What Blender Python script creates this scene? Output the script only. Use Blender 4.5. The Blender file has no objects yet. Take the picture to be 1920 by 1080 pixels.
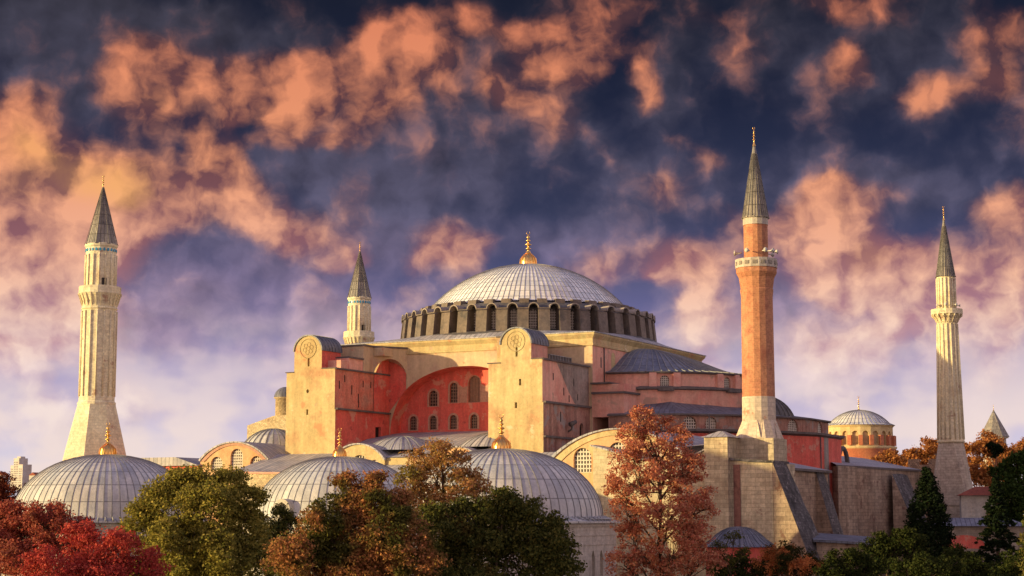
import bpy, math, random
import numpy as np
from mathutils import Vector, Matrix
from mathutils.geometry import tessellate_polygon
R = math.radians; PI = math.pi
random.seed(7); rng = np.random.default_rng(7)
scn = bpy.context.scene; col = scn.collection

# ------------------------------------------------------------------ camera
PSI = R(27.7); FOC = 3240.0; HOR = 965.0
PITCH = math.atan((HOR-540)/FOC)
CAM = Vector((118.529, -231.064, 15.521))
FWD = Vector((-math.sin(PSI), math.cos(PSI), 0)); RGT = Vector((math.cos(PSI), math.sin(PSI), 0)); ZUP = Vector((0, 0, 1))
AX = FWD*math.cos(PITCH)+ZUP*math.sin(PITCH); UPV = -FWD*math.sin(PITCH)+ZUP*math.cos(PITCH)
cd = bpy.data.cameras.new("camera"); cam = bpy.data.objects.new("camera", cd); col.objects.link(cam)
cam.location = CAM; cam.rotation_euler = (PI/2+PITCH, 0, PSI)
cd.lens = FOC/1920*36; cd.sensor_width = 36; cd.clip_start = 1; cd.clip_end = 20000
scn.camera = cam
scn.render.resolution_x = 1024; scn.render.resolution_y = 576
scn.view_settings.view_transform = 'Standard'; scn.view_settings.look = 'None'
scn.view_settings.exposure = 0.32; scn.view_settings.gamma = 1

def ray(px, py): return AX*FOC + RGT*(px-960) + UPV*(540-py)
def at(px, py, d):
    """world point seen at photo pixel (px, py), d metres away"""
    r = ray(px, py); return CAM + r*(d/r.dot(FWD))

# ------------------------------------------------------------------ sun and sky
SUN_AZ = R(-134); SUN_EL = R(7.5)
sd = Vector((math.cos(SUN_AZ)*math.cos(SUN_EL), math.sin(SUN_AZ)*math.cos(SUN_EL), math.sin(SUN_EL)))
L = bpy.data.lights.new("sun", 'SUN'); L.energy = 5.0; L.angle = R(0.6); L.color = (1.0, 0.77, 0.35)
sun = bpy.data.objects.new("sun", L); col.objects.link(sun)
sun.rotation_euler = sd.to_track_quat('Z', 'Y').to_euler(); sun.location = (-200, -200, 120)

def srgb(r, g, b):
    f = lambda c: (c/255/12.92) if c/255 <= .04045 else ((c/255+.055)/1.055)**2.4
    return (f(r), f(g), f(b), 1)

world = bpy.data.worlds.new("World"); scn.world = world; world.use_nodes = True
world.cycles.sampling_method = 'MANUAL'; world.cycles.sample_map_resolution = 256
def build_sky():
    nt = world.node_tree; N = nt.nodes; K = nt.links; N.clear()
    def n(t, **kw):
        x = N.new(t)
        for k, v in kw.items(): setattr(x, k, v)
        return x
    def inp(node, i, v):
        if hasattr(v, 'links') or hasattr(v, 'is_linked'): K.new(v, node.inputs[i])
        else: node.inputs[i].default_value = v
    def m(op, a, b=0.0, c=0.0, clamp=False):
        x = n('ShaderNodeMath', operation=op, use_clamp=clamp); inp(x, 0, a); inp(x, 1, b)
        if op in ('MULTIPLY_ADD',): inp(x, 2, c)
        return x.outputs[0]
    def vm(op, a, b=(0, 0, 0), c=None):
        x = n('ShaderNodeVectorMath', operation=op); inp(x, 0, a); inp(x, 1, b)
        if c is not None: inp(x, 2, c)
        return x
    def mr(v, a, b, c, d, t='SMOOTHSTEP'):
        x = n('ShaderNodeMapRange', interpolation_type=t); inp(x, 0, v)
        for i, q in enumerate((a, b, c, d)): inp(x, i+1, q)
        return x.outputs[0]
    def noise(vec, scale, detail, rough=.55, dist=0.0):
        x = n('ShaderNodeTexNoise'); inp(x, 'Vector', vec); x.inputs['Scale'].default_value = scale
        x.inputs['Detail'].default_value = detail; x.inputs['Roughness'].default_value = rough
        x.inputs['Distortion'].default_value = dist
        return x
    def mix(f, a, b):
        x = n('ShaderNodeMix', data_type='RGBA'); inp(x, 0, f); inp(x, 6, a); inp(x, 7, b); return x.outputs[2]
    def ramp(v, stops):
        x = n('ShaderNodeValToRGB'); e = x.color_ramp.elements
        while len(e) < len(stops): e.new(.5)
        for i, (p, c) in enumerate(stops): e[i].position = p; e[i].color = c
        inp(x, 0, v); return x.outputs[0]
    tc = n('ShaderNodeTexCoord'); dr = vm('NORMALIZE', tc.outputs['Generated']).outputs[0]
    sp = n('ShaderNodeSeparateXYZ'); K.new(dr, sp.inputs[0])
    el = m('MULTIPLY', m('ARCSINE', sp.outputs[2]), 57.2958)
    az = m('MULTIPLY', m('ARCTAN2', sp.outputs[0], sp.outputs[1]), 57.2958)
    cb = n('ShaderNodeCombineXYZ'); K.new(az, cb.inputs[0]); K.new(el, cb.inputs[1]); P0 = cb.outputs[0]
    # ragged edges: bend the coordinates with two sizes of noise
    w1 = noise(P0, .30, 1, .5); w2 = noise(P0, 1.1, 3, .5)
    a1 = vm('MULTIPLY_ADD', w1.outputs['Color'], (3.0, 2.2, 0), (-1.5, -1.1, 0)).outputs[0]
    a2 = vm('MULTIPLY_ADD', w2.outputs['Color'], (.9, .7, 0), (-.45, -.35, 0)).outputs[0]
    P1 = vm('ADD', vm('ADD', P0, a1).outputs[0], a2).outputs[0]
    def ae(px, py):
        r = ray(px, py).normalized(); return math.degrees(math.atan2(r.x, r.y)), math.degrees(math.asin(r.z))
    def field(blobs, P):
        acc = None
        for (px, py, rx, ry, amp) in blobs:
            a, e = ae(px, py); sx = 1/(rx*.0177*1.45); sy = 1/(ry*.0177*1.45)
            v = vm('MULTIPLY_ADD', P, (sx, sy, 0), (-a*sx, -e*sy, 0)).outputs[0]
            l = vm('LENGTH', v).outputs['Value']
            g = mr(l, 0.0, 1.0, amp, 0.0)
            acc = g if acc is None else m('ADD', acc, g)
        return acc
    warm = field([
        (60, 330, 210, 120, .95), (190, 400, 170, 90, .8), (310, 375, 110, 70, .7), (20, 240, 110, 70, .6), (110, 480, 160, 70, .55),
        (40, 570, 140, 60, .6), (20, 660, 110, 45, .45),
        (290, 170, 75, 80, 1.0), (330, 110, 45, 55, .6), (415, 165, 70, 80, .95), (450, 210, 40, 40, .5), (520, 150, 90, 70, .7), (590, 165, 60, 75, .95),
        (560, 215, 60, 40, .5), (700, 170, 80, 70, .6), (745, 85, 100, 80, 1.0), (830, 110, 60, 50, .5), (850, 170, 60, 50, .35),
        (905, 25, 90, 40, .8), (1000, 45, 50, 40, .7), (1085, 75, 80, 75, 1.0), (1070, 120, 50, 40, .5), (1170, 30, 50, 30, .45),
        (975, 160, 45, 50, .65), (1030, 190, 60, 60, .45), (1200, 130, 50, 50, .6), (1225, 180, 45, 30, .45), (700, 210, 60, 50, .4),
        (355, 275, 45, 35, .7), (430, 300, 60, 50, .55), (560, 270, 110, 30, .5), (660, 260, 50, 40, .4),
        (430, 350, 80, 60, .7), (500, 400, 90, 60, .65), (580, 440, 90, 50, .55), (640, 480, 60, 30, .5), (680, 360, 60, 50, .35),
        (1250, 345, 60, 45, .5), (1320, 300, 30, 30, .4), (1270, 260, 50, 30, .3), (840, 330, 50, 50, .2),
        (1590, 115, 45, 40, .7), (1550, 5, 90, 40, .6), (1650, 20, 90, 40, .5), (1725, 160, 60, 35, .6), (1840, 145, 60, 40, .75), (1880, 60, 60, 50, .4),
        (1350, 50, 60, 30, .35), (1400, 95, 60, 40, .3), (1840, 80, 60, 30, .35),
        (1560, 370, 100, 55, .95), (1500, 400, 60, 40, .5), (1540, 330, 60, 30, .5), (1690, 350, 50, 30, .3),
        (1640, 480, 170, 70, .95), (1560, 520, 120, 60, .7), (1430, 440, 90, 50, .5), (1880, 400, 70, 40, .8), (1890, 500, 80, 80, .85), (1850, 600, 100, 70, .75),
        (1290, 500, 90, 60, .9), (1240, 520, 40, 30, .5), (1330, 600, 80, 70, .55), (1120, 500, 70, 40, .45), (860, 460, 90, 50, .85), (800, 500, 60, 30, .5),
        (870, 510, 60, 30, .4), (250, 690, 50, 50, .3), (1700, 620, 90, 40, .4), (620, 90, 60, 30, .2), (60, 500, 170, 80, .8), (150, 600, 120, 60, .5), (40, 640, 160, 70, .8), (1720, 540, 120, 70, .8), (1600, 640, 150, 60, .65), (1270, 610, 60, 70, .5), (1850, 700, 80, 40, .4), (760, 560, 60, 50, .35), (300, 760, 120, 50, .35), (80, 760, 90, 40, .35), (1330, 700, 60, 60, .4)], P1)
    veil = field([
        (100, 60, 260, 120, .9), (300, 60, 200, 80, .6), (120, 190, 160, 80, .5), (60, 620, 300, 90, .8), (480, 60, 160, 70, .5), (800, 180, 160, 100, .6),
        (620, 310, 160, 90, .8), (720, 350, 120, 90, .8), (880, 330, 110, 80, .7), (760, 460, 180, 80, .7), (1020, 210, 110, 90, .6), (1220, 330, 150, 80, .6),
        (1240, 180, 100, 90, .6), (1400, 80, 160, 70, .45), (1700, 120, 220, 90, .55), (1750, 330, 180, 70, .6), (1520, 330, 180, 90, .5), (450, 480, 220, 90, .6),
        (1050, 450, 200, 60, .7), (300, 560, 200, 100, .4), (640, 600, 200, 80, .5), (1560, 560, 350, 130, .7), (1650, 20, 200, 60, .4), (950, 60, 160, 70, .35)], P1)
    gold = field([(225, 325, 110, 60, .8), (80, 260, 120, 60, .6), (30, 350, 90, 50, .4), (280, 200, 60, 50, .35), (1580, 380, 60, 40, .3), (1620, 450, 120, 50, .45), (1290, 520, 80, 50, .4), (1900, 500, 60, 60, .4)], P1)
    P2 = vm('ADD', P0, vm('SCALE', a2).outputs[0]).outputs[0]
    def puff(P):
        v1 = n('ShaderNodeTexVoronoi', feature='SMOOTH_F1'); inp(v1, 'Vector', P); v1.inputs['Scale'].default_value = .42; v1.inputs['Smoothness'].default_value = .7
        v2 = n('ShaderNodeTexVoronoi', feature='SMOOTH_F1'); inp(v2, 'Vector', P); v2.inputs['Scale'].default_value = 1.25; v2.inputs['Smoothness'].default_value = .8
        q = m('MULTIPLY_ADD', v1.outputs['Distance'], -.5, .80)
        q = m('MULTIPLY_ADD', v2.outputs['Distance'], -.16, q)
        return m('MULTIPLY_ADD', m('SUBTRACT', noise(P, .5, 6, .52).outputs[0], .5), .95, q)
    class _o:
        def __init__(s, v): s.outputs = [v]
    f1 = _o(puff(P2)); f2 = _o(puff(vm('ADD', P2, (-.45, .3, 0)).outputs[0]))
    big = noise(vm('MULTIPLY', P0, (1, 1.7, 1)).outputs[0], .16, 5, .55)
    fine = noise(P1, 3.2, 4, .55)
    rel = m('SUBTRACT', f1.outputs[0], f2.outputs[0])
    # density of sunlit cloud
    inview = mr(vm('DOT_PRODUCT', dr, tuple(AX)).outputs['Value'], .80, .93, 0.0, 1.0)
    free = m('MULTIPLY', mr(big.outputs[0], .46, .66, 0.0, 1.0), m('SUBTRACT', 1.0, inview))
    D = m('ADD', warm, free)
    D = m('MULTIPLY_ADD', m('SUBTRACT', f1.outputs[0], .42), 1.0, D)
    D = m('MULTIPLY_ADD', m('SUBTRACT', fine.outputs[0], .5), .16, D)
    lit = mr(D, .1, 1.5, 0.0, 1.0)
    lit2 = m('ADD', m('MULTIPLY_ADD', m('SUBTRACT', f1.outputs[0], .45), .7, m('MULTIPLY_ADD', lit, .42, m('MULTIPLY_ADD', m('SUBTRACT', fine.outputs[0], .5), .35, .2))), m('MULTIPLY', rel, 2.8), clamp=True)
    wa = mr(D, .06, .86, 0.0, 1.0)
    V = m('MULTIPLY_ADD', m('SUBTRACT', f1.outputs[0], .45), 1.5, m('ADD', veil, m('MULTIPLY', free, .8)))
    va = mr(V, -.15, .85, 0.0, .92)
    e01 = mr(el, -1.5, 18.5, 0.0, 1.0, 'LINEAR')     # 0 at y~1050, 1 at the top
    base = ramp(e01, [(0.0, srgb(222, 220, 234)), (0.16, srgb(214, 208, 226)), (0.22, srgb(206, 194, 216)), (0.31, srgb(174, 162, 196)), (0.4, srgb(108, 106, 150)), (0.49, srgb(72, 76, 112)), (0.575, srgb(50, 56, 84)), (0.75, srgb(31, 37, 60)), (0.95, srgb(25, 30, 46))])
    vcol = ramp(e01, [(0.0, srgb(226, 216, 224)), (0.22, srgb(224, 204, 212)), (0.31, srgb(198, 168, 188)), (0.4, srgb(150, 128, 156)), (0.49, srgb(116, 105, 134)), (0.575, srgb(92, 88, 112)), (0.75, srgb(72, 70, 88)), (0.95, srgb(54, 52, 62))])
    w_lo = ramp(e01, [(0.0, srgb(226, 214, 218)), (0.22, srgb(218, 194, 202)), (0.31, srgb(204, 160, 172)), (0.4, srgb(180, 128, 138)), (0.5, srgb(148, 98, 106)), (0.65, srgb(112, 72, 76)), (0.95, srgb(84, 56, 60))])
    w_hi = ramp(e01, [(0.0, srgb(252, 244, 234)), (0.22, srgb(252, 236, 226)), (0.31, srgb(252, 222, 208)), (0.40, srgb(250, 204, 178)), (0.5, srgb(246, 180, 148)), (0.65, srgb(240, 158, 116)), (0.95, srgb(222, 128, 94))])
    vshade = m('MULTIPLY_ADD', rel, 1.5, 1.0)
    vs = n('ShaderNodeVectorMath', operation='SCALE'); K.new(vcol, vs.inputs[0]); K.new(vshade, vs.inputs['Scale'])
    c = mix(va, base, vs.outputs[0])
    wc = mix(lit2, w_lo, w_hi)
    wc = mix(mr(m('MULTIPLY', gold, lit), .1, .9, 0.0, .6), wc, srgb(255, 186, 100))
    c = mix(m('MULTIPLY', wa, .96), c, wc)
    # low pale band above the horizon
    lowf = m('MULTIPLY', mr(el, 1.5, 8.0, 1.0, 0.0), mr(m('MULTIPLY_ADD', m('SUBTRACT', f1.outputs[0], .45), .45, noise(vm('MULTIPLY', P0, (1, 2.2, 1)).outputs[0], .22, 3, .5).outputs[0]), .34, .60, 0.0, .9))
    c = mix(lowf, c, srgb(243, 222, 214))
    # open evening sky around the rest of the horizon
    sky = n('ShaderNodeTexSky', sky_type='NISHITA'); sky.sun_disc = False; sky.sun_elevation = SUN_EL
    sky.sun_rotation = math.atan2(sd.x, sd.y); sky.air_density = 1.6; sky.dust_density = 3.0
    sk = n('ShaderNodeVectorMath', operation='SCALE'); K.new(sky.outputs[0], sk.inputs[0]); sk.inputs['Scale'].default_value = SKYK
    glow = ramp(mr(el, -5, 75, 0.0, 1.0, 'LINEAR'), [(0.0, GLOW[0]), (.3, GLOW[1]), (1.0, GLOW[2])])
    ad = vm('ADD', sk.outputs[0], glow).outputs[0]
    c = vm('MULTIPLY', c, (.80, .80, .80)).outputs[0]
    ad = vm('ADD', ad, c).outputs[0]
    c = mix(mr(vm('DOT_PRODUCT', dr, tuple(AX)).outputs['Value'], .75, .94, 0.0, 1.0), ad, c)
    bg = n('ShaderNodeBackground'); K.new(c, bg.inputs[0]); bg.inputs[1].default_value = 1.0
    out = n('ShaderNodeOutputWorld'); K.new(bg.outputs[0], out.inputs[0])
SKYK = .06; GLOW = ((.86, .50, .41, 1), (.27, .22, .27, 1), (.05, .10, .29, 1))
build_sky()

# ------------------------------------------------------------------ materials
MATS = {}
def mat(name, cols, scale=.35, streak=.0, brick=None, rough=.85, bump=.15, fine=.25, metal=0.0, seams=None, patch=None, spec=.3, island=0.0, grime=.18):
    """cols: list of colours blended by noise; brick: (w, h, mortar, mortar colour, amount); seams: (w, h) lead sheets; patch: (colour, threshold, scale)"""
    if name in MATS: return MATS[name]
    mt = bpy.data.materials.new(name); mt.use_nodes = True; nt = mt.node_tree; N = nt.nodes; K = nt.links
    b = N['Principled BSDF']; b.inputs['Roughness'].default_value = rough; b.inputs['Metallic'].default_value = metal
    b.inputs['Specular IOR Level'].default_value = spec
    tc = N.new('ShaderNodeTexCoord')
    def noise(sc, det=5, ro=.6, mp=None, off=0):
        x = N.new('ShaderNodeTexNoise'); x.inputs['Scale'].default_value = sc; x.inputs['Detail'].default_value = det; x.inputs['Roughness'].default_value = ro
        q = N.new('ShaderNodeMapping'); q.inputs['Scale'].default_value = mp or (1, 1, 1); q.inputs['Location'].default_value = (off, off*.7, off*.3)
        K.new(tc.outputs['Object'], q.inputs[0]); K.new(q.outputs[0], x.inputs[0]); return x.outputs[0]
    def mul(a, f, c2, fac=1.0, mode='MULTIPLY'):
        x = N.new('ShaderNodeMix'); x.data_type = 'RGBA'; x.blend_type = mode
        if isinstance(f, (int, float)): x.inputs[0].default_value = f
        else: K.new(f, x.inputs[0])
        K.new(a, x.inputs[6])
        if isinstance(c2, tuple): x.inputs[7].default_value = c2
        else: K.new(c2, x.inputs[7])
        return x.outputs[2]
    def rng_(v, a, b_, c, d):
        x = N.new('ShaderNodeMapRange'); K.new(v, x.inputs[0])
        for i, q in enumerate((a, b_, c, d)): x.inputs[i+1].default_value = q
        return x.outputs[0]
    rp = N.new('ShaderNodeValToRGB'); e = rp.color_ramp.elements
    while len(e) < len(cols): e.new(.5)
    for i, c in enumerate(cols):
        e[i].position = .3+.4*i/max(1, len(cols)-1); e[i].color = (*c, 1)
    K.new(noise(scale), rp.inputs[0]); c = rp.outputs[0]
    h = noise(3.0, 8, .7, off=5)
    c = mul(c, 1.0, (1, 1, 1, 1)) if False else c
    g = N.new('ShaderNodeCombineColor')
    v = rng_(h, .3, .7, 1-fine, 1+fine)
    for i in range(3): K.new(v, g.inputs[i])
    c = mul(c, 1.0, g.outputs[0])
    height = h
    if streak:
        s = noise(.9, 6, .65, (1, 1, .12), 9)
        g = N.new('ShaderNodeCombineColor'); v = rng_(s, .35, .62, 1-streak, 1.0)
        for i in range(3): K.new(v, g.inputs[i])
        c = mul(c, 1.0, g.outputs[0])
    if patch:
        for k, (pc, th, sc) in enumerate(patch):
            s = noise(sc, 7, .65, off=13+k*7)
            c = mul(c, rng_(s, th, th+.05, 0, .85), (*pc, 1), mode='MIX')
    sp_n = noise(5.5, 6, .75, off=31); gm = N.new('ShaderNodeCombineColor'); v = rng_(sp_n, .58, .70, 1.0, 1-grime)
    for i in range(3): K.new(v, gm.inputs[i])
    c = mul(c, 1.0, gm.outputs[0])
    bl = noise(.12, 3, .5, off=47); gm = N.new('ShaderNodeCombineColor')
    for i, q in enumerate((.05, .09, .12)): K.new(rng_(bl, .35, .65, 1-q, 1+q), gm.inputs[i])
    c = mul(c, 1.0, gm.outputs[0])
    uv = N.new('ShaderNodeUVMap')
    if brick:
        w, hh, mo, mc, am = brick
        x = N.new('ShaderNodeTexBrick'); K.new(uv.outputs[0], x.inputs[0]); x.inputs['Scale'].default_value = 1
        x.inputs['Brick Width'].default_value = w; x.inputs['Row Height'].default_value = hh; x.inputs['Mortar Size'].default_value = mo
        x.inputs['Mortar Smooth'].default_value = .3; x.inputs['Bias'].default_value = 0
        x.inputs['Color1'].default_value = (1+am, 1+am, 1+am, 1); x.inputs['Color2'].default_value = (1-am, 1-am, 1-am, 1); x.inputs['Mortar'].default_value = (mc, mc, mc, 1)
        c = mul(c, 1.0, x.outputs[0]); 
    if seams:
        w, hh = seams
        x = N.new('ShaderNodeTexBrick'); K.new(uv.outputs[0], x.inputs[0]); x.inputs['Scale'].default_value = 1; x.offset = 0.0
        x.inputs['Brick Width'].default_value = w; x.inputs['Row Height'].default_value = hh; x.inputs['Mortar Size'].default_value = .07
        x.inputs['Mortar Smooth'].default_value = .4
        x.inputs['Color1'].default_value = (1.17, 1.15, 1.12, 1); x.inputs['Color2'].default_value = (.77, .80, .85, 1); x.inputs['Mortar'].default_value = (.46, .45, .45, 1)
        c = mul(c, 1.0, x.outputs[0])
    if island:
        gi = N.new('ShaderNodeNewGeometry'); g = N.new('ShaderNodeCombineColor'); v = rng_(gi.outputs['Random Per Island'], 0, 1, 1-island, 1+island)
        for i in range(3): K.new(v, g.inputs[i])
        c = mul(c, 1.0, g.outputs[0])
    K.new(c, b.inputs['Base Color'])
    bp = N.new('ShaderNodeBump'); bp.inputs['Strength'].default_value = bump; bp.inputs['Distance'].default_value = .25
    K.new(height, bp.inputs['Height']); K.new(bp.outputs[0], b.inputs['Normal'])
    MATS[name] = mt; return mt

OCH = mat('ochre_plaster', [(.55, .41, .20), (.61, .49, .25), (.55, .33, .175)], .3, .26, fine=.16, grime=.35, bump=.35, patch=[((.58, .27, .14), .59, .28), ((.46, .33, .22), .63, .7), ((.66, .55, .36), .62, .45)])
SPN = mat('faded_plaster', [(.54, .38, .25), (.62, .47, .29), (.52, .34, .24)], .3, .2, fine=.12, patch=[((.56, .20, .12), .60, .5), ((.30, .18, .14), .68, .9)])
RED = mat('red_plaster', [(.72, .105, .08), (.76, .16, .115), (.66, .11, .085)], .4, .24, fine=.18, grime=.3, bump=.35, patch=[((.62, .30, .21), .57, .4), ((.36, .07, .06), .62, .6)])
RED2 = mat('rose_plaster', [(.76, .32, .24), (.78, .42, .31), (.70, .26, .20)], .3, .22, fine=.13, grime=.2, patch=[((.46, .29, .21), .60, .28), ((.28, .12, .10), .66, .7)])
PNK = mat('streaked_plaster', [(.42, .19, .14), (.48, .27, .20), (.36, .15, .12)], .5, .5, patch=[((.30, .27, .25), .55, .5)])
ORG = mat('orange_plaster', [(.62, .32, .15), (.66, .42, .22), (.60, .28, .14)], .4, .15, fine=.12)
LEAD = mat('lead_sheet', [(.12, .13, .17), (.19, .20, .24), (.09, .10, .14)], .5, .3, seams=(.62, 2.1), rough=.5, bump=.1, spec=.5)
LEADD = mat('dome_lead', [(.52, .51, .49), (.60, .585, .54), (.41, .415, .43)], .3, .25, fine=.15, grime=.3, seams=(1.0, 2.2), rough=.45, bump=.08, spec=.6)
LEADW = mat('pale_dome_lead', [(.80, .79, .72), (.84, .83, .77), (.74, .74, .70)], .35, .12, fine=.12, seams=(1.0, 1.25), rough=.5, bump=.08, spec=.5)
LEADK = mat('dark_lead', [(.10, .095, .095), (.14, .13, .12), (.08, .075, .075)], .6, .3, rough=.6, bump=.15)
ROOF = mat('sloping_roof_lead', [(.36, .35, .37), (.44, .42, .42), (.30, .30, .33)], .4, .12, fine=.15, seams=(.7, 3.0), rough=.6)
SEAM = mat('seam_lead', [(.22, .22, .22), (.30, .29, .28)], 1, rough=.6)
MARB = mat('pale_marble', [(.52, .45, .37), (.60, .54, .46), (.47, .40, .33)], .5, .25, brick=(1.2, .5, .012, .75, .06))
MARBP = mat('plain_marble', [(.58, .53, .44), (.52, .46, .38)], .8, .25)
LIME = mat('limestone_ashlar', [(.56, .46, .29), (.64, .55, .36), (.48, .37, .24)], .4, .22, brick=(.95, .45, .02, .72, .12), fine=.2, grime=.3, patch=[((.38, .24, .18), .66, .5)])
ASH = mat('weathered_ashlar', [(.34, .24, .17), (.42, .31, .22), (.26, .17, .125)], .35, .35, brick=(1.15, .48, .028, .62, .18), fine=.28, grime=.4, patch=[((.17, .085, .065), .60, .6), ((.50, .42, .33), .67, .9)])
RUBB = mat('rubble_stone', [(.58, .44, .26), (.64, .52, .32), (.46, .32, .2)], .9, .1, brick=(.45, .22, .03, .6, .22), bump=.5)
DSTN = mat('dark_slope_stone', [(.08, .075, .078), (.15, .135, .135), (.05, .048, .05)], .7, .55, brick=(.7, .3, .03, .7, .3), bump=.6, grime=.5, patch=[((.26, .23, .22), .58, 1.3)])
BRK = mat('minaret_brick', [(.47, .185, .10), (.55, .26, .14), (.40, .15, .09)], .5, .25, brick=(.5, .22, .025, 1.15, .12), grime=.3, patch=[((.58, .28, .14), .62, .35)])
BRKB = mat('banded_base_stone', [(.60, .50, .38), (.64, .54, .42)], .5, .1, brick=(1.0, .5, .02, .7, .1), patch=[((.50, .20, .12), .62, .45)])
GOLD = mat('gilded_copper', [(.95, .60, .20), (.85, .50, .15)], 1, rough=.28, metal=1, bump=.02, fine=.1)
DARK = mat('dark_opening', [(.02, .015, .013), (.03, .022, .018)], 1, rough=.5, bump=0)
GLS = mat('window_pane', [(.05, .03, .025), (.09, .05, .04)], 1.5, rough=.25, bump=0)
GRIL = mat('white_grille', [(.62, .57, .48), (.55, .48, .4)], 1, bump=0)
GRIB = mat('brown_grille', [(.24, .14, .10), (.30, .18, .12)], 1, bump=0)
TURQ = mat('turquoise_tile', [(.03, .25, .42), (.04, .32, .5)], 1, rough=.3, bump=0)
TRIM = mat('faded_brick_trim', [(.46, .24, .17), (.52, .32, .22)], 1.5, .1)
COPE = mat('dark_coping', [(.12, .10, .095), (.17, .14, .125)], .8, .2)
BARK = mat('tree_bark', [(.07, .045, .03), (.11, .075, .05)], 2, bump=.5)
GRND = mat('park_ground', [(.05, .06, .03), (.08, .075, .045)], .1, bump=.3)
HILL = mat('hillside', [(.10, .10, .09), (.16, .14, .12)], .02)
HOTL = mat('tower_concrete', [(.50, .45, .40), (.55, .5, .45)], .05)
TILE = mat('red_roof_tile', [(.40, .12, .07), (.32, .09, .06)], 1, .1, brick=(.3, .3, .04, .6, .15))
WHT = mat('white_render', [(.6, .58, .52), (.52, .5, .45)], .6, .2)
HORN = mat('horn_speaker_paint', [(.55, .53, .48), (.6, .58, .5)], 3)

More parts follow.
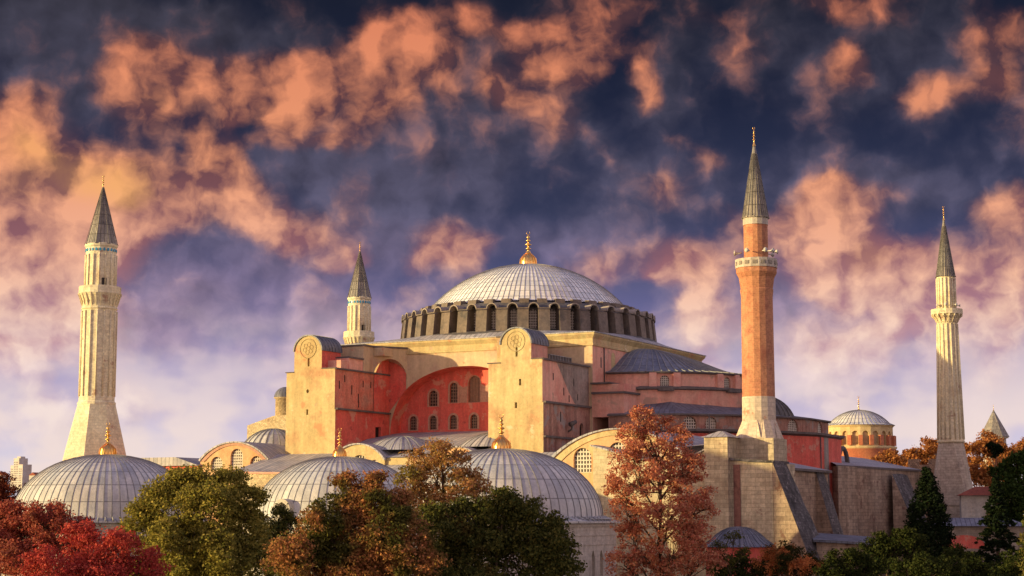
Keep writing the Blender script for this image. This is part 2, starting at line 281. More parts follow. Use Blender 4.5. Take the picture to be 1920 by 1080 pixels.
# ------------------------------------------------------------------ mesh helpers
class MB:
    def __init__(s): s.v = []; s.f = []; s.m = []; s.uv = []; s.sm = []
    def add(s, vs, fs, m=0, uvs=None, smooth=False):
        o = len(s.v); s.v += [tuple(p) for p in vs]
        for k, f in enumerate(fs):
            s.f.append([i+o for i in f]); s.m.append(m); s.uv.append(uvs[k] if uvs else None); s.sm.append(smooth)
        return s
    def box(s, x0, x1, y0, y1, z0, z1, m=0):
        return s.prism([(x0, y0), (x1, y0), (x1, y1), (x0, y1)], z0, z1, m)
    def prism(s, pts, z0, z1, m=0, mtop=None, scale=1.0, c=None):
        n = len(pts)
        if c is None: c = (sum(p[0] for p in pts)/n, sum(p[1] for p in pts)/n)
        vs = [(x, y, z0) for x, y in pts]+[(c[0]+(x-c[0])*scale, c[1]+(y-c[1])*scale, z1) for x, y in pts]
        s.add(vs, [[i, (i+1) % n, (i+1) % n+n, i+n] for i in range(n)], m)
        s.add(vs[n:], [list(range(n))], m if mtop is None else mtop); s.add(vs[:n], [list(range(n))[::-1]], m); return s
    def extr(s, prof, o, U, V, W, d, m=0, caps=True, mcap=None, closed=True):
        o, U, V, W = Vector(o), Vector(U), Vector(V), Vector(W)
        a = [o+U*p[0]+V*p[1] for p in prof]; b = [q+W*d for q in a]; n = len(a)
        rngk = range(n if closed else n-1)
        s.add(a+b, [[i, i+n, (i+1) % n+n, (i+1) % n] for i in rngk], m)
        if caps:
            tri = tessellate_polygon([[Vector((p[0], p[1], 0)) for p in prof]])
            s.add(a, [list(t) for t in tri], m if mcap is None else mcap); s.add(b, [list(t)[::-1] for t in tri], m if mcap is None else mcap)
        return s
    def lathe(s, prof, n=32, cx=0, cy=0, ph=0.0, a0=0.0, a1=2*PI, m=0, smooth=True, uw=None, mfn=None):
        full = abs(a1-a0-2*PI) < 1e-6; k = n if full else n+1
        vs = []
        for (r, z) in prof:
            for i in range(k):
                a = ph+a0+(a1-a0)*i/n; vs.append((cx+r*math.cos(a), cy+r*math.sin(a), z))
        L_ = [0]
        for j in range(1, len(prof)): L_.append(L_[-1]+math.hypot(prof[j][0]-prof[j-1][0], prof[j][1]-prof[j-1][1]))
        rm = max(p[0] for p in prof); w = uw if uw else (a1-a0)*rm/n
        for j in range(len(prof)-1):
            fs = []; uvs = []
            for i in range(n):
                i2 = (i+1) % k; fs.append([j*k+i, j*k+i2, (j+1)*k+i2, (j+1)*k+i])
                uvs.append([(i*w, L_[j]), ((i+1)*w, L_[j]), ((i+1)*w, L_[j+1]), (i*w, L_[j+1])])
            s.add([], [], m)
            o = len(s.v) if j == 0 else o
            if j == 0: s.v += vs
            for f, u in zip(fs, uvs):
                s.f.append([q+o for q in f]); s.m.append(m if mfn is None else mfn(j)); s.uv.append(u); s.sm.append(smooth)
        return s
    def rib(s, pts, w, h, m=0):
        """raised strip following a polyline of (point, outward normal, side)"""
        n = len(pts); vs = []
        for p, nn, sd_ in pts: vs += [p-sd_*w/2, p-sd_*w/2+nn*h, p+sd_*w/2+nn*h, p+sd_*w/2]
        fs = []
        for i in range(n-1):
            for k in range(3): fs.append([i*4+k, i*4+k+1, i*4+4+k+1, i*4+4+k])
        return s.add(vs, fs, m)
    def domeribs(s, prof, n, cx=0, cy=0, ph=0, a0=0, a1=2*PI, w=.09, h=.1, m=0, rmin=.5):
        for i in range(n):
            a = ph+a0+(a1-a0)*i/n; c, sn = math.cos(a), math.sin(a); pts = []
            for j, (r, z) in enumerate(prof):
                if r < rmin: continue
                j0, j1 = max(0, j-1), min(len(prof)-1, j+1)
                tr, tz = prof[j1][0]-prof[j0][0], prof[j1][1]-prof[j0][1]; l = math.hypot(tr, tz) or 1
                nr, nz = abs(tz/l), abs(tr/l)
                pts.append((Vector((cx+r*c, cy+r*sn, z)), Vector((nr*c, nr*sn, nz)), Vector((-sn, c, 0))))
            if len(pts) > 1: s.rib(pts, w, h, m)
        return s
    def tube(s, pts, rad, n=6, m=0):
        pts = [Vector(p) for p in pts]; vs = []
        for i, p in enumerate(pts):
            t = (pts[min(i+1, len(pts)-1)]-pts[max(i-1, 0)]).normalized(); q = t.to_track_quat('Z', 'Y')
            r = rad[i] if isinstance(rad, (list, tuple)) else rad
            for k in range(n): vs.append(p+q @ Vector((r*math.cos(2*PI*k/n), r*math.sin(2*PI*k/n), 0)))
        fs = [[i*n+k, i*n+(k+1) % n, (i+1)*n+(k+1) % n, (i+1)*n+k] for i in range(len(pts)-1) for k in range(n)]
        fs.append(list(range(n))[::-1]); fs.append([(len(pts)-1)*n+k for k in range(n)])
        return s.add(vs, fs, m, smooth=True)
    def wall(s, o, U, V, N_, outer, holes, depth=.4, m=0, mr_=None):
        o, U, V, N_ = Vector(o), Vector(U), Vector(V), Vector(N_)
        loops = [outer]+holes; flat = [p for l in loops for p in l]
        tri = tessellate_polygon([[Vector((p[0], p[1], 0)) for p in l] for l in loops])
        P = [o+U*p[0]+V*p[1] for p in flat]
        fs = []
        for t in tri:
            nn = (P[t[1]]-P[t[0]]).cross(P[t[2]]-P[t[0]])
            fs.append(list(t) if nn.dot(N_) > 0 else list(t)[::-1])
        s.add(P, fs, m)
        for h in holes:
            a = [o+U*p[0]+V*p[1] for p in h]; b = [q-N_*depth for q in a]; n = len(a)
            s.add(a+b, [[i, (i+1) % n, (i+1) % n+n, i+n] for i in range(n)], m if mr_ is None else mr_)
        return s
    def build(s, name, mats, parent=None, loc=None):
        me = bpy.data.meshes.new(name); me.from_pydata([tuple(p) for p in s.v], [], s.f)
        for q in (mats if isinstance(mats, (list, tuple)) else [mats]): me.materials.append(q)
        me.polygons.foreach_set('material_index', s.m); me.polygons.foreach_set('use_smooth', s.sm)
        uvl = me.uv_layers.new(name='UVMap'); me.update(); uvd = []
        for p, u in zip(me.polygons, s.uv):
            if u: uvd += [c for q in u for c in q]; continue
            n = p.normal
            if abs(n.z) > .995: t = Vector((1, 0, 0))
            else: t = Vector((-n.y, n.x, 0)).normalized()
            d = n.cross(t)
            for vi in p.vertices:
                q = me.vertices[vi].co; uvd += [q.dot(t), q.dot(d)]
        uvl.data.foreach_set('uv', uvd)
        o = bpy.data.objects.new(name, me); col.objects.link(o)
        if parent: o.parent = parent
        if loc: o.location = loc
        return o

def thing(name, label, cat, loc=(0, 0, 0), group=None):
    o = bpy.data.objects.new(name, None); col.objects.link(o); o.location = loc
    o.empty_display_size = .5
    o['label'] = label; o['category'] = cat
    if group: o['group'] = group
    return o
def tag(o, label, cat, group=None):
    o['label'] = label; o['category'] = cat
    if group: o['group'] = group
    return o
def arch(cx, zb, w, h, kind='round', n=10):
    """closed outline of an opening: sill at zb, total height h"""
    if kind == 'rect': return [(cx-w/2, zb), (cx+w/2, zb), (cx+w/2, zb+h), (cx-w/2, zb+h)]
    rise = w/2 if kind == 'round' else w*.8
    rise = min(rise, h*.9); sp = zb+h-rise; pts = [(cx-w/2, zb), (cx+w/2, zb)]
    for i in range(n+1):
        t = i/n
        if kind == 'round': pts.append((cx+w/2*math.cos(PI*t), sp+rise*math.sin(PI*t)))
        else:
            u = 1-2*t; pts.append((cx+w/2*u, sp+rise*(1-abs(u)**1.6)))
    return pts
def bars(mb, o, U, V, N_, cx, zb, w, h, kind, nx, ny, bw, dz, m):
    o, U, V, N_ = Vector(o), Vector(U), Vector(V), Vector(N_)
    rise = 0 if kind == 'rect' else (w/2 if kind == 'round' else w*.8); rise = min(rise, h*.9); sp = zb+h-rise
    def top(u):
        q = min(1, abs(u-cx)/(w/2))
        if kind == 'rect': return zb+h
        return sp+rise*(math.sqrt(max(0, 1-q*q)) if kind == 'round' else 1-q**1.6)
    def half(z):
        if z <= sp or kind == 'rect': return w/2
        q = (z-sp)/rise
        return w/2*(math.sqrt(max(0, 1-q*q)) if kind == 'round' else max(0, 1-q)**(1/1.6))
    def bar(u0, u1, z0, z1, e):
        b = o-N_*dz; c = [b+U*u0+V*z0, b+U*u1+V*z0, b+U*u1+V*z1, b+U*u0+V*z1]; c2 = [p+N_*e for p in c]
        mb.add(c+c2, [[4, 5, 6, 7], [0, 1, 5, 4], [1, 2, 6, 5], [2, 3, 7, 6], [3, 0, 4, 7]], m)
    for i in range(nx+1):
        u = cx-w/2+w*i/nx; u0 = max(cx-w/2, u-bw/2); u1 = min(cx+w/2, u+bw/2); t = min(top(u0), top(u1))
        if t > zb: bar(u0, u1, zb, t, .06)
    for j in range(ny+1):
        z = zb+h*j/ny; z0 = max(zb, z-bw/2); z1 = min(zb+h-.02, z+bw/2)
        if z1 <= z0: continue
        hw = half(z1)
        if hw > .05: bar(cx-hw, cx+hw, z0, z1, .075)
def window(parent, o, U, V, N_, cx, zb, w, h, kind='round', nx=3, ny=5, bw=.1, mats=None, depth=.35, name='window', trim=0.0, mtrim=None):
    mb = MB(); pts = arch(cx, zb, w, h, kind)
    oo, UU, VV, NN = Vector(o), Vector(U), Vector(V), Vector(N_)
    P = [oo+UU*p[0]+VV*p[1]-NN*(depth-.03) for p in pts]; mb.add(P, [list(range(len(P)))], 0)
    if nx: bars(mb, o, U, V, N_, cx, zb, w, h, kind, nx, ny, bw, depth-.06, 1)
    mt = list(mats or [GLS, GRIL])
    if trim:
        out = arch(cx, zb-trim*.3, w+2*trim, h+trim*1.3, kind, 10); inn = pts
        n = len(inn); mt.append(mtrim or TRIM)
        a = [oo+UU*p[0]+VV*p[1]+NN*.04 for p in inn]; b = [oo+UU*p[0]+VV*p[1]+NN*.04 for p in out]
        b0 = [oo+UU*p[0]+VV*p[1] for p in out]; a0 = [oo+UU*p[0]+VV*p[1]-NN*.1 for p in inn]
        mb.add(a+b+b0+a0, [[i, (i+1) % n, (i+1) % n+n, i+n] for i in range(n)]+[[i+n, (i+1) % n+n, (i+1) % n+2*n, i+2*n] for i in range(n)]+[[i, (i+1) % n, (i+1) % n+3*n, i+3*n] for i in range(n)], 2)
    return mb.build(name, mt, parent)
X, Y, Z = (1, 0, 0), (0, 1, 0), (0, 0, 1)
S_, E_, W_ = (0, -1, 0), (1, 0, 0), (-1, 0, 0)

def finial(parent, cx, cy, z, h, bulb, crescent=True, plain=False):
    """gilded bulb with knops and a crescent"""
    mb = MB(); r = bulb
    if plain: pr = [(r, z-.2), (r*.5, z+.06*h), (r*.35, z+.15*h)]
    else: pr = [(r*.96, z-.25), (r, z+.10*h), (r*.93, z+.2*h), (r*.62, z+.29*h), (r*.3, z+.36*h), (r*.16, z+.43*h)]
    zz = pr[-1][1]; q = max(.06, r*.13)
    kn = [(.5, 2.6), (.62, 3.2), (.74, 2.2), (.84, 1.7)] if not plain else [(.3, 2.6), (.48, 2.8), (.63, 2.4), (.76, 1.7)]
    for f, k in kn:
        c = z+f*h; pr += [(q*.8, c-.05*h), (q*k*.7, c-.02*h), (q*k, c), (q*k*.7, c+.02*h), (q*.8, c+.045*h)]
    pr += [(q*.5, z+.9*h), (0.005, z+.93*h)]
    mb.lathe(pr, 24, cx, cy)
    if not plain: mb.domeribs(pr[:6], 16, cx, cy, w=r*.12, h=r*.07, rmin=.1)
    if crescent:
        c = Vector((cx, cy, z+.965*h)); rr = .04*h+.05
        mb.tube([c+RGT*rr*math.cos(a)+ZUP*rr*math.sin(a) for a in [R(t) for t in range(120, 421, 30)]], [.02+.03*math.sin(PI*i/10) for i in range(11)], 5)
    return mb.build('finial', GOLD, parent)

def cap_profile(rad, z0, zt, n=14, r_in=0.0):
    """spherical cap profile from the rim (rad, z0) up to the top (0, zt)"""
    h = zt-z0; Rr = (rad*rad+h*h)/(2*h); zc = zt-Rr; a1 = math.atan2(z0-zc, rad); out = []
    for i in range(n+1):
        a = a1+(PI/2-a1)*i/n; out.append((max(.002, Rr*math.cos(a)), zc+Rr*math.sin(a)))
    return out

# ================================================================== THE GREAT DOMED BUILDING
church = thing('domed_basilica', 'huge red and ochre domed basilica with lead dome and two buttress towers', 'building')

# --- main dome
prof = [(15.6, 45.8)]+[(r, 33.6+math.sqrt(max(0, 19.5**2-r*r))) for r in (14.7, 13.8, 12.8, 11.6, 10.2, 8.7, 7.0, 5.2, 3.4, 1.6, .02)]
md = MB().lathe(prof, 120, ph=R(-60.6)+R(4.5), uw=1.0); md.domeribs(prof, 120, ph=R(-60.6)+R(4.5), w=.06, h=.05, m=1, rmin=1.2)
main_dome = md.build('main_dome', [LEADW, SEAM], church)
finial(main_dome, 0, 0, 53.0, 5.2, 1.25)
# --- drum: ring wall, forty piers, forty arched windows
dm = MB()
PH = R(-60.6)
dm.lathe([(20.2, 40.25), (19.3, 41.1), (17.3, 41.35)], 80, m=1)                 # sloping lead apron
dm.lathe([(17.9, 44.55), (16.4, 45.5), (15.7, 45.55)], 80, m=1)
drum_holes = []
for k in range(40):                                                            # window panels
    a = PH+R(9)*k; N_ = Vector((math.cos(a), math.sin(a), 0)); U = Vector((-math.sin(a), math.cos(a), 0)); o = N_*17.3
    hw = 17.3*math.tan(R(4.5))
    dm.wall(o, U, ZUP, N_, [(-hw, 41.2), (hw, 41.2), (hw, 44.9), (-hw, 44.9)], [arch(0, 41.6, 1.25, 2.7)], .3, 0)
drum = dm.build('dome_drum', [LEADK, LEADK], church)
for k in range(40):
    a = PH+R(9)*k; N_ = Vector((math.cos(a), math.sin(a), 0)); U = Vector((-math.sin(a), math.cos(a), 0))
    window(drum, N_*17.3, U, ZUP, N_, 0, 41.6, 1.25, 2.7, nx=4, ny=7, bw=.13, mats=[GLS, GRIL], depth=.22)
    # little lead vault over the window
    mb = MB(); w = .78; pr = [(w*math.cos(PI*i/10), 44.3+.8*math.sin(PI*i/10)) for i in range(11)]; pi_ = [(p[0]*.82, 44.3+(p[1]-44.3)*.8) for p in pr][::-1]
    mb.extr(pr+pi_, N_*16.4, U, ZUP, N_, 2.75, 0, True); mb.build('window_hood', mat('hood_lead', [(.30, .26, .22), (.36, .31, .26)], .8, .1), drum)
    a += R(4.5); N_ = Vector((math.cos(a), math.sin(a), 0)); U = Vector((-math.sin(a), math.cos(a), 0))
    mb = MB(); hw = .80
    mb.extr([(17.0, 41.0), (19.35, 41.0), (19.0, 44.1), (18.3, 44.3), (17.0, 44.6)], -U*hw, N_, ZUP, U, 2*hw, 0)
    mb.extr([(18.9, 44.2), (19.15, 44.2), (19.15, 44.36), (18.9, 44.4)], -U*(hw+.06), N_, ZUP, U, 2*hw+.12, 0)
    mb.extr([(15.6, 45.2), (16.7, 45.05), (16.55, 45.95), (15.5, 46.05)], -U*.62, N_, ZUP, U, 1.36, 0)
    mb.build('drum_pier', mat('drum_pier_lead', [(.15, .12, .10), (.22, .175, .14), (.10, .09, .085)], .5, .35, rough=.7), drum)

# --- cube under the dome with its cornice
cb = MB()
WZ = 20.0
cb.box(-20, 19.97, -17, 20, 20, 38.9, 0)                                       # core (south recess left open)
# south wall face with the great arch
AP = [(-12, 25), (-11.95, 27), (-11.7, 29), (-10.7, 31.5), (-9.45, 33.1), (-7.6, 34.45), (-5, 35.5), (-2.4, 36.08), (0, 36.2),
      (2.4, 36.08), (5, 35.5), (7.6, 34.45), (9.45, 33.1), (10.7, 31.5), (11.7, 29), (11.95, 27), (12, 25)]
def smooth_pts(p, k=4):
    out = []
    for i in range(len(p)-1):
        p0 = p[max(0, i-1)]; p1 = p[i]; p2 = p[i+1]; p3 = p[min(len(p)-1, i+2)]
        for j in range(k):
            t = j/k
            out.append(tuple(.5*((2*p1[c])+(-p0[c]+p2[c])*t+(2*p0[c]-5*p1[c]+4*p2[c]-p3[c])*t*t+(-p0[c]+3*p1[c]-3*p2[c]+p3[c])*t**3) for c in (0, 1)))
    return out+[p[-1]]
AP = smooth_pts(AP, 3)
spandrel = [(-20, 25)]+AP+[(20, 25), (20, 38.9), (-20, 38.9)]
tri = tessellate_polygon([[Vector((p[0], p[1], 0)) for p in spandrel]])
cb.add([(p[0], -20, p[1]) for p in spandrel], [list(t) for t in tri], 1)
cb.add([(20, -20, 20), (20, -17, 20), (20, -17, 38.9), (20, -20, 38.9)], [[0, 1, 2, 3]], 2)
cb.add([(-20, -20, 20), (-20, -17, 20), (-20, -17, 38.9), (-20, -20, 38.9)], [[3, 2, 1, 0]], 0)
cb.wall((20, 0, 0), Y, Z, E_, [(-17, 20), (20, 20), (20, 38.9), (-17, 38.9)], [arch(-13.2, 35.0, 1.3, 2.8)], .4, 2)
cb.add([(19.75, -14.2, 34.8), (19.75, -12.2, 34.8), (19.75, -12.2, 38.2), (19.75, -14.2, 38.2)], [[0, 1, 2, 3]], 2)
cube = cb.build('upper_block', [OCH, SPN, RED2], church)
# soffit of the great arch
sf = MB(); n = len(AP)
sf.add([(p[0], -19.99, p[1]) for p in AP]+[(p[0]*.985, -17.3, 25+(p[1]-25)*.985) for p in AP], [[i, i+1, i+1+n, i+n] for i in range(n-1)], 0, smooth=True)
sf.build('great_arch', [RED], church)
# tympanum with its two rows of windows
ty = MB(); rows = [(x, 27.55, 1.12, 2.0, 'round', 3, 5) for x in (-9.6, -6.3, -3.0, .35, 3.7, 7.0, 10.2)]+[(-6.3, 30.9, 1.35, 2.25, 'round', 3, 5), (-2.95, 31.3, 1.25, 2.85, 'round', 3, 6), (.4, 31.25, 1.9, 3.75, 'round', 4, 7), (3.75, 31.3, 1.25, 2.85, 'round', 3, 6), (7.0, 30.9, 1.35, 2.25, 'round', 3, 5)]
ty.wall((0, -17.5, 0), X, Z, S_, [(-12.3, 24), (12.3, 24), (12.3, 36.3), (-12.3, 36.3)], [arch(*r[:5]) for r in rows], .35, 0)
tymp = ty.build('tympanum_wall', [RED], church)
for (cx, zb, w, h, k, nx, ny) in rows:
    big = w > 1.5
    window(tymp, (0, -17.5, 0), X, Z, S_, cx, zb, w, h, k, nx, ny, .09, [mat('bricked_pane', [(.26, .14, .10), (.32, .18, .12)], 2, bump=.1) if big else GLS, GRIB], trim=.12 if big else .3, mtrim=TRIM)
pb = MB().add([(-2.0, -17.535, 31.25), (-.75, -17.535, 31.25), (-.75, -17.535, 33.6), (-1.3, -17.535, 33.35), (-2.0, -17.535, 33.8)], [[0, 1, 2, 3, 4]]).build('bare_plaster_patch', TRIM, tymp)
pb = MB().add([(1.5, -17.535, 31.25), (2.9, -17.535, 31.25), (2.9, -17.535, 33.9), (2.2, -17.535, 33.5), (1.5, -17.535, 33.8)], [[0, 1, 2, 3, 4]])
pb.build('bare_plaster_patch', TRIM, tymp)
# cornice and low roof up to the drum
def ring(mb, h0, z0, h1, z1, m):
    a = [(-h0, -h0, z0), (h0, -h0, z0), (h0, h0, z0), (-h0, h0, z0)]; b = [(-h1, -h1, z1), (h1, -h1, z1), (h1, h1, z1), (-h1, h1, z1)]
    mb.add(a+b, [[i, (i+1) % 4, (i+1) % 4+4, i+4] for i in range(4)], m)
co = MB(); ring(co, 20.0, 38.2, 20.18, 38.25, 0); ring(co, 20.18, 38.25, 20.18, 38.5, 0); ring(co, 20.18, 38.5, 20.06, 38.6, 0); ring(co, 20.06, 38.6, 20.06, 39.2, 0)
ring(co, 20.06, 39.2, 20.5, 39.75, 0); ring(co, 20.5, 39.75, 20.5, 39.98, 0)
co.build('cornice', [OCH], cube)
rf = MB(); ring(rf, 20.62, 39.985, 20.62, 40.1, 0)
N4 = 64; sq = []; ci = []
for i in range(N4):
    a = 2*PI*i/N4+PI/4*0; c, s = math.cos(a), math.sin(a); k = 20.62/max(abs(c), abs(s)); sq.append((k*c, k*s, 40.1)); ci.append((19.0*c, 19.0*s, 41.15))
rf.add(sq+ci, [[i, (i+1) % N4, (i+1) % N4+N4, i+N4] for i in range(N4)], 0)
rf.build('block_roof', ROOF, cube)
for (yy, zz) in ((-17.3, 36.6), (-16.2, 36.9)):
    MB().box(20.01, 20.06, yy-.12, yy+.12, zz-1.2, zz+.2).build('iron_tie', COPE, cube)

# --- buttress towers on the south side
def slit(mb, x, z, w, h, y): mb.box(x-w/2, x+w/2, y-.02, y+.3, z, z+h, 1)
def tower(xl, xr, cl, cr, z_cap, lower, side_mats):
    """front face y=-34; xl..xr body, cl..cr upper stage"""
    mb = MB(); zs = 35.35
    F = -34.0
    cx = (cl+cr)/2; rr = (cr-cl)/2; sp = z_cap-rr*.93
    outer = [(xl, 16), (xr, 16), (xr, zs), (cr, zs+.12), (cr, sp)]+[(cx+rr*math.cos(PI*i/20), sp+rr*.93*math.sin(PI*i/20)) for i in range(1, 20)]+[(cl, sp), (cl, zs-.25), (xl, zs-.35)]
    holes = [arch(cx+.1, 35.75, .3, 1.2, 'rect'), arch(cx, 29.1, .32, .75, 'rect')]
    if side_mats == 'left': holes.append([(cx+.22*math.cos(t*PI/4), 32.35+.28*math.sin(t*PI/4)) for t in range(8)])
    else: holes.append(arch(cx+.6, 32.0, .3, .85, 'rect'))
    mb.wall((0, F, 0), X, Z, S_, outer, holes, .5, 0)
    for h in holes:
        mb.add([(p[0], F+.45, p[1]) for p in h], [list(range(len(h)))], 3)
    # shoulders (leaded steps)
    mb.add([(xl, F, zs-.35), (cl, F, zs-.25), (cl, -20, zs-.25), (xl, -20, zs-.35)], [[0, 1, 2, 3]], 2)
    mb.add([(cr, F, zs+.12), (xr, F, zs), (xr, -20, zs), (cr, -20, zs+.12)], [[0, 1, 2, 3]], 2)
    # west and east sides of body
    mb.add([(xl, F, 16), (xl, -20, 16), (xl, -20, zs-.35), (xl, F, zs-.35)], [[3, 2, 1, 0]], 0)
    low = 29.75
    mb.add([(xr, F, low), (xr, -20, low), (xr, -20, zs), (xr, F, zs)], [[0, 1, 2, 3]], 1)
    mb.wall((xr+.12, 0, 0), Y, Z, E_, [(F+.0, 16), (-20, 16), (-20, low), (F, low)], [lower], .5, 4)
    mb.add([(xr-.3, p[0], p[1]) for p in lower], [list(range(len(lower)))], 3)
    mb.add([(xr, F, 16), (xr+.12, F, 16), (xr+.12, F, low), (xr, F, low)], [[0, 1, 2, 3]], 0)
    # upper stage sides
    mb.add([(cr, F, zs), (cr, -29.3, zs), (cr, -29.3, sp), (cr, F, sp)], [[0, 1, 2, 3]], 4 if side_mats == 'left' else 1)
    mb.add([(cl, F, zs-.4), (cl, -29.3, zs-.4), (cl, -29.3, sp), (cl, F, sp)], [[3, 2, 1, 0]], 0)
    o2 = [(cr, zs), (cr, sp)]+[(cx+rr*math.cos(PI*i/20), sp+rr*.93*math.sin(PI*i/20)) for i in range(1, 20)]+[(cl, sp), (cl, zs-.4)]
    mb.add([(p[0], -29.3, p[1]) for p in o2], [list(range(len(o2)))], 1)
    sm_ = RED if side_mats == 'left' else RED2
    t = mb.build('buttress_tower', [OCH, mat('left_tower_side_plaster', [(.62, .27, .18), (.66, .20, .13), (.56, .31, .22)], .25, .25, patch=[((.30, .13, .10), .68, .8)]) if side_mats == 'left' else RED2, ROOF, DARK, RED if side_mats == 'left' else PNK], church)
    # barrel roof, slightly proud
    br = MB(); ro = [(cx+(rr+.16)*math.cos(PI*i/20), sp+(rr*.93+.16)*math.sin(PI*i/20)) for i in range(21)]; ri = [(cx+(rr-.02)*math.cos(PI*i/20), sp+(rr*.93-.02)*math.sin(PI*i/20)) for i in range(21)][::-1]
    br.extr(ro+ri, (0, F-.15, 0), X, Z, Y, 5.0, 0)
    for q in range(1, 7):
        y = F+q*.8; br.rib([(Vector((cx+(rr+.16)*math.cos(PI*i/20), y, sp+(rr*.93+.16)*math.sin(PI*i/20))), Vector((math.cos(PI*i/20), 0, math.sin(PI*i/20))), Vector(Y)) for i in range(21)], .08, .06, 0)
    br.build('barrel_roof', LEAD, t)
    # carved rosette: ring and seven small circles
    ro = MB(); c0 = Vector((cx, F-.02, sp+.35)); 
    def circ(c, r, w): ro.tube([c+Vector((r*math.cos(a*PI/12), 0, r*math.sin(a*PI/12))) for a in range(25)], w, 4)
    circ(c0, 1.28*rr/2.2, .07); circ(c0, .27, .04)
    for k in range(6): circ(c0+Vector((.58*math.cos(k*PI/3+.3), 0, .58*math.sin(k*PI/3+.3))), .27, .04)
    ro.build('rosette', OCH, t)
    # projecting string course and copings
    st = MB(); st.box(xr+.12, xr+.5, F+.0, -20.2, low-.05, low+.2, 0); st.box(xr-.05, xr+.28, F, -20.1, zs-.12, zs+.1, 0)
    st.box(xl-.15, cl, F-.12, -28, zs-.38, zs-.26, 0); st.box(cr+.01, xr+.2, F-.12, F-.01, zs-.02, zs+.12, 0)
    st.build('coping', COPE, t)
    return t
lt = tower(-20.2, -12.2, -18.95, -14.4, 40.0, arch(-23.0, 25.3, 1.5, 2.5, 'rect'), 'left')
rt = tower(11.6, 19.45, 13.4, 17.85, 39.45, arch(-22.6, 24.6, 1.3, 3.0), 'right')
# left tower: stepped parapets climbing to the great wall, and the squinch over the corner niche
sp_ = MB()
sp_.box(-15.5, -12.2, -30.6, -27.0, 35.3, 37.0, 0); sp_.box(-15.6, -12.0, -30.6, -27.0, 37.0, 37.25, 2)
sp_.box(-15.5, -12.25, -32.5, -30.6, 35.3, 36.6, 0)
sp_.box(-16.5, -12.2, -26.9, -24.3, 35.3, 39.0, 1); sp_.box(-16.6, -12.05, -27.0, -24.3, 39.0, 39.25, 2)
# diagonal wall bridging the corner
p0 = Vector((-12.2, -24.3, 0)); p1 = Vector((-9.2, -20.0, 0)); U = (p1-p0).normalized(); N_ = Vector((U.y, -U.x, 0)); LN = (p1-p0).length
ar = [(0, 34.6)]+[(LN/2-LN/2*math.cos(PI*i/12), 34.6+2.9*math.sin(PI*i/12)) for i in range(1, 12)]+[(LN, 34.6)]
pr = ar+[(LN, 39.0), (0, 39.0)]
sp_.extr(pr, p0, U, ZUP, -N_, 3.2, 1)
sp_.extr([(0, 39.0), (LN+.1, 39.0), (LN+.1, 39.25), (0, 39.25)], p0+N_*.15, U, ZUP, -N_, 3.4, 2)
sp_.box(-16.5, -10.5, -24.3, -20.01, 37.8, 38.95, 1)
sp_.build('stepped_parapet', [RED2, SPN, COPE], lt)
nm = MB(); nm.add([(-12.15, -20.12, 30), (-9.3, -20.12, 33.2), (-9.3, -20.12, 36), (-12.15, -20.12, 38)], [[0, 1, 2, 3]], 0)
nm.add([(-12.08, -24.2, 30), (-12.08, -20.0, 30), (-12.08, -20.0, 37.6), (-12.08, -22.5, 37.2), (-12.08, -24.2, 35)], [[0, 1, 2, 3, 4]], 0)
nm.build('corner_niche', RED, lt)
for (y, z, h) in ((-32.9, 32.6, 1.1), (-31.6, 33.6, 1.0), (-29.8, 32.0, 1.3), (-28.1, 31.0, 1.2), (-26.9, 33.2, .9), (-24.9, 33.2, .9), (-28.0, 30.3, .8), (-23.0, 30.6, .5)):
    MB().box(-12.35, -12.17 if h < 1 else -12.16, y-.09, y+.09, z, z+h).build('wall_crack_slit', DARK, lt)
MB().box(-14.0, -13.0, -17.9, -17.6, 28, 28.2).build('roof_ledge', COPE, lt)
# right tower: mirrored block behind the upper stage plus railing and slits
sp_ = MB(); sp_.box(8.8, 12.6, -26.4, -20.02, 35.0, 39.2, 0); sp_.box(11.7, 13.4, -30.6, -26.4, 35.2, 37.0, 0)
sp_.box(8.7, 12.75, -26.5, -20.02, 39.2, 39.4, 1); sp_.build('stepped_parapet', [OCH, COPE], rt)
rl = MB(); rl.box(17.9, 17.98, -29.2, -22.6, 35.5, 36.3, 0)
for i in range(9): rl.box(17.99, 18.1, -29.2+i*.82, -29.1+i*.82, 35.5, 36.4, 1)
rl.box(17.86, 18.12, -29.2, -22.6, 36.3, 36.4, 1); rl.build('roof_railing', [COPE, SEAM], rt)
for (y, z, h) in ((-30.9, 32.8, .9), (-27.8, 31.0, 1.0), (-24.8, 32.4, 1.0), (-23.6, 30.6, .8), (-29.0, 27.5, 1.3), (-26.2, 30.2, .9)):
    MB().box(19.3, 19.5 if z > 29.7 else 19.62, y-.08, y+.08, z, z+h).build('wall_crack_slit', DARK, rt)
gp = MB(); gp.add([(19.47, -29.9, 35.2), (19.47, -20.1, 35.2), (19.47, -20.1, 29.9), (19.47, -22.8, 29.9), (19.47, -24.5, 30.1), (19.47, -26.6, 31.8), (19.47, -28.6, 33.9)], [[0, 6, 5, 4, 3, 2, 1]])
gp.build('bare_render_patch', mat('bare_render', [(.30, .24, .20), (.38, .30, .25), (.33, .22, .18)], .6, .4), rt)
st = MB(); st.box(19.57, 19.9, -34, -22, 25.3, 25.55); st.build('lower_ledge', COPE, rt)
MB().tube([(19.6, -26.8, 26.3), (20.1, -26.8, 26.6), (20.2, -26.8, 27.3)], .12, 6).tube([(20.1, -27.2, 27.2), (20.5, -26.3, 27.6)], [.35, .25], 8).build('flood_lamp', COPE, rt)

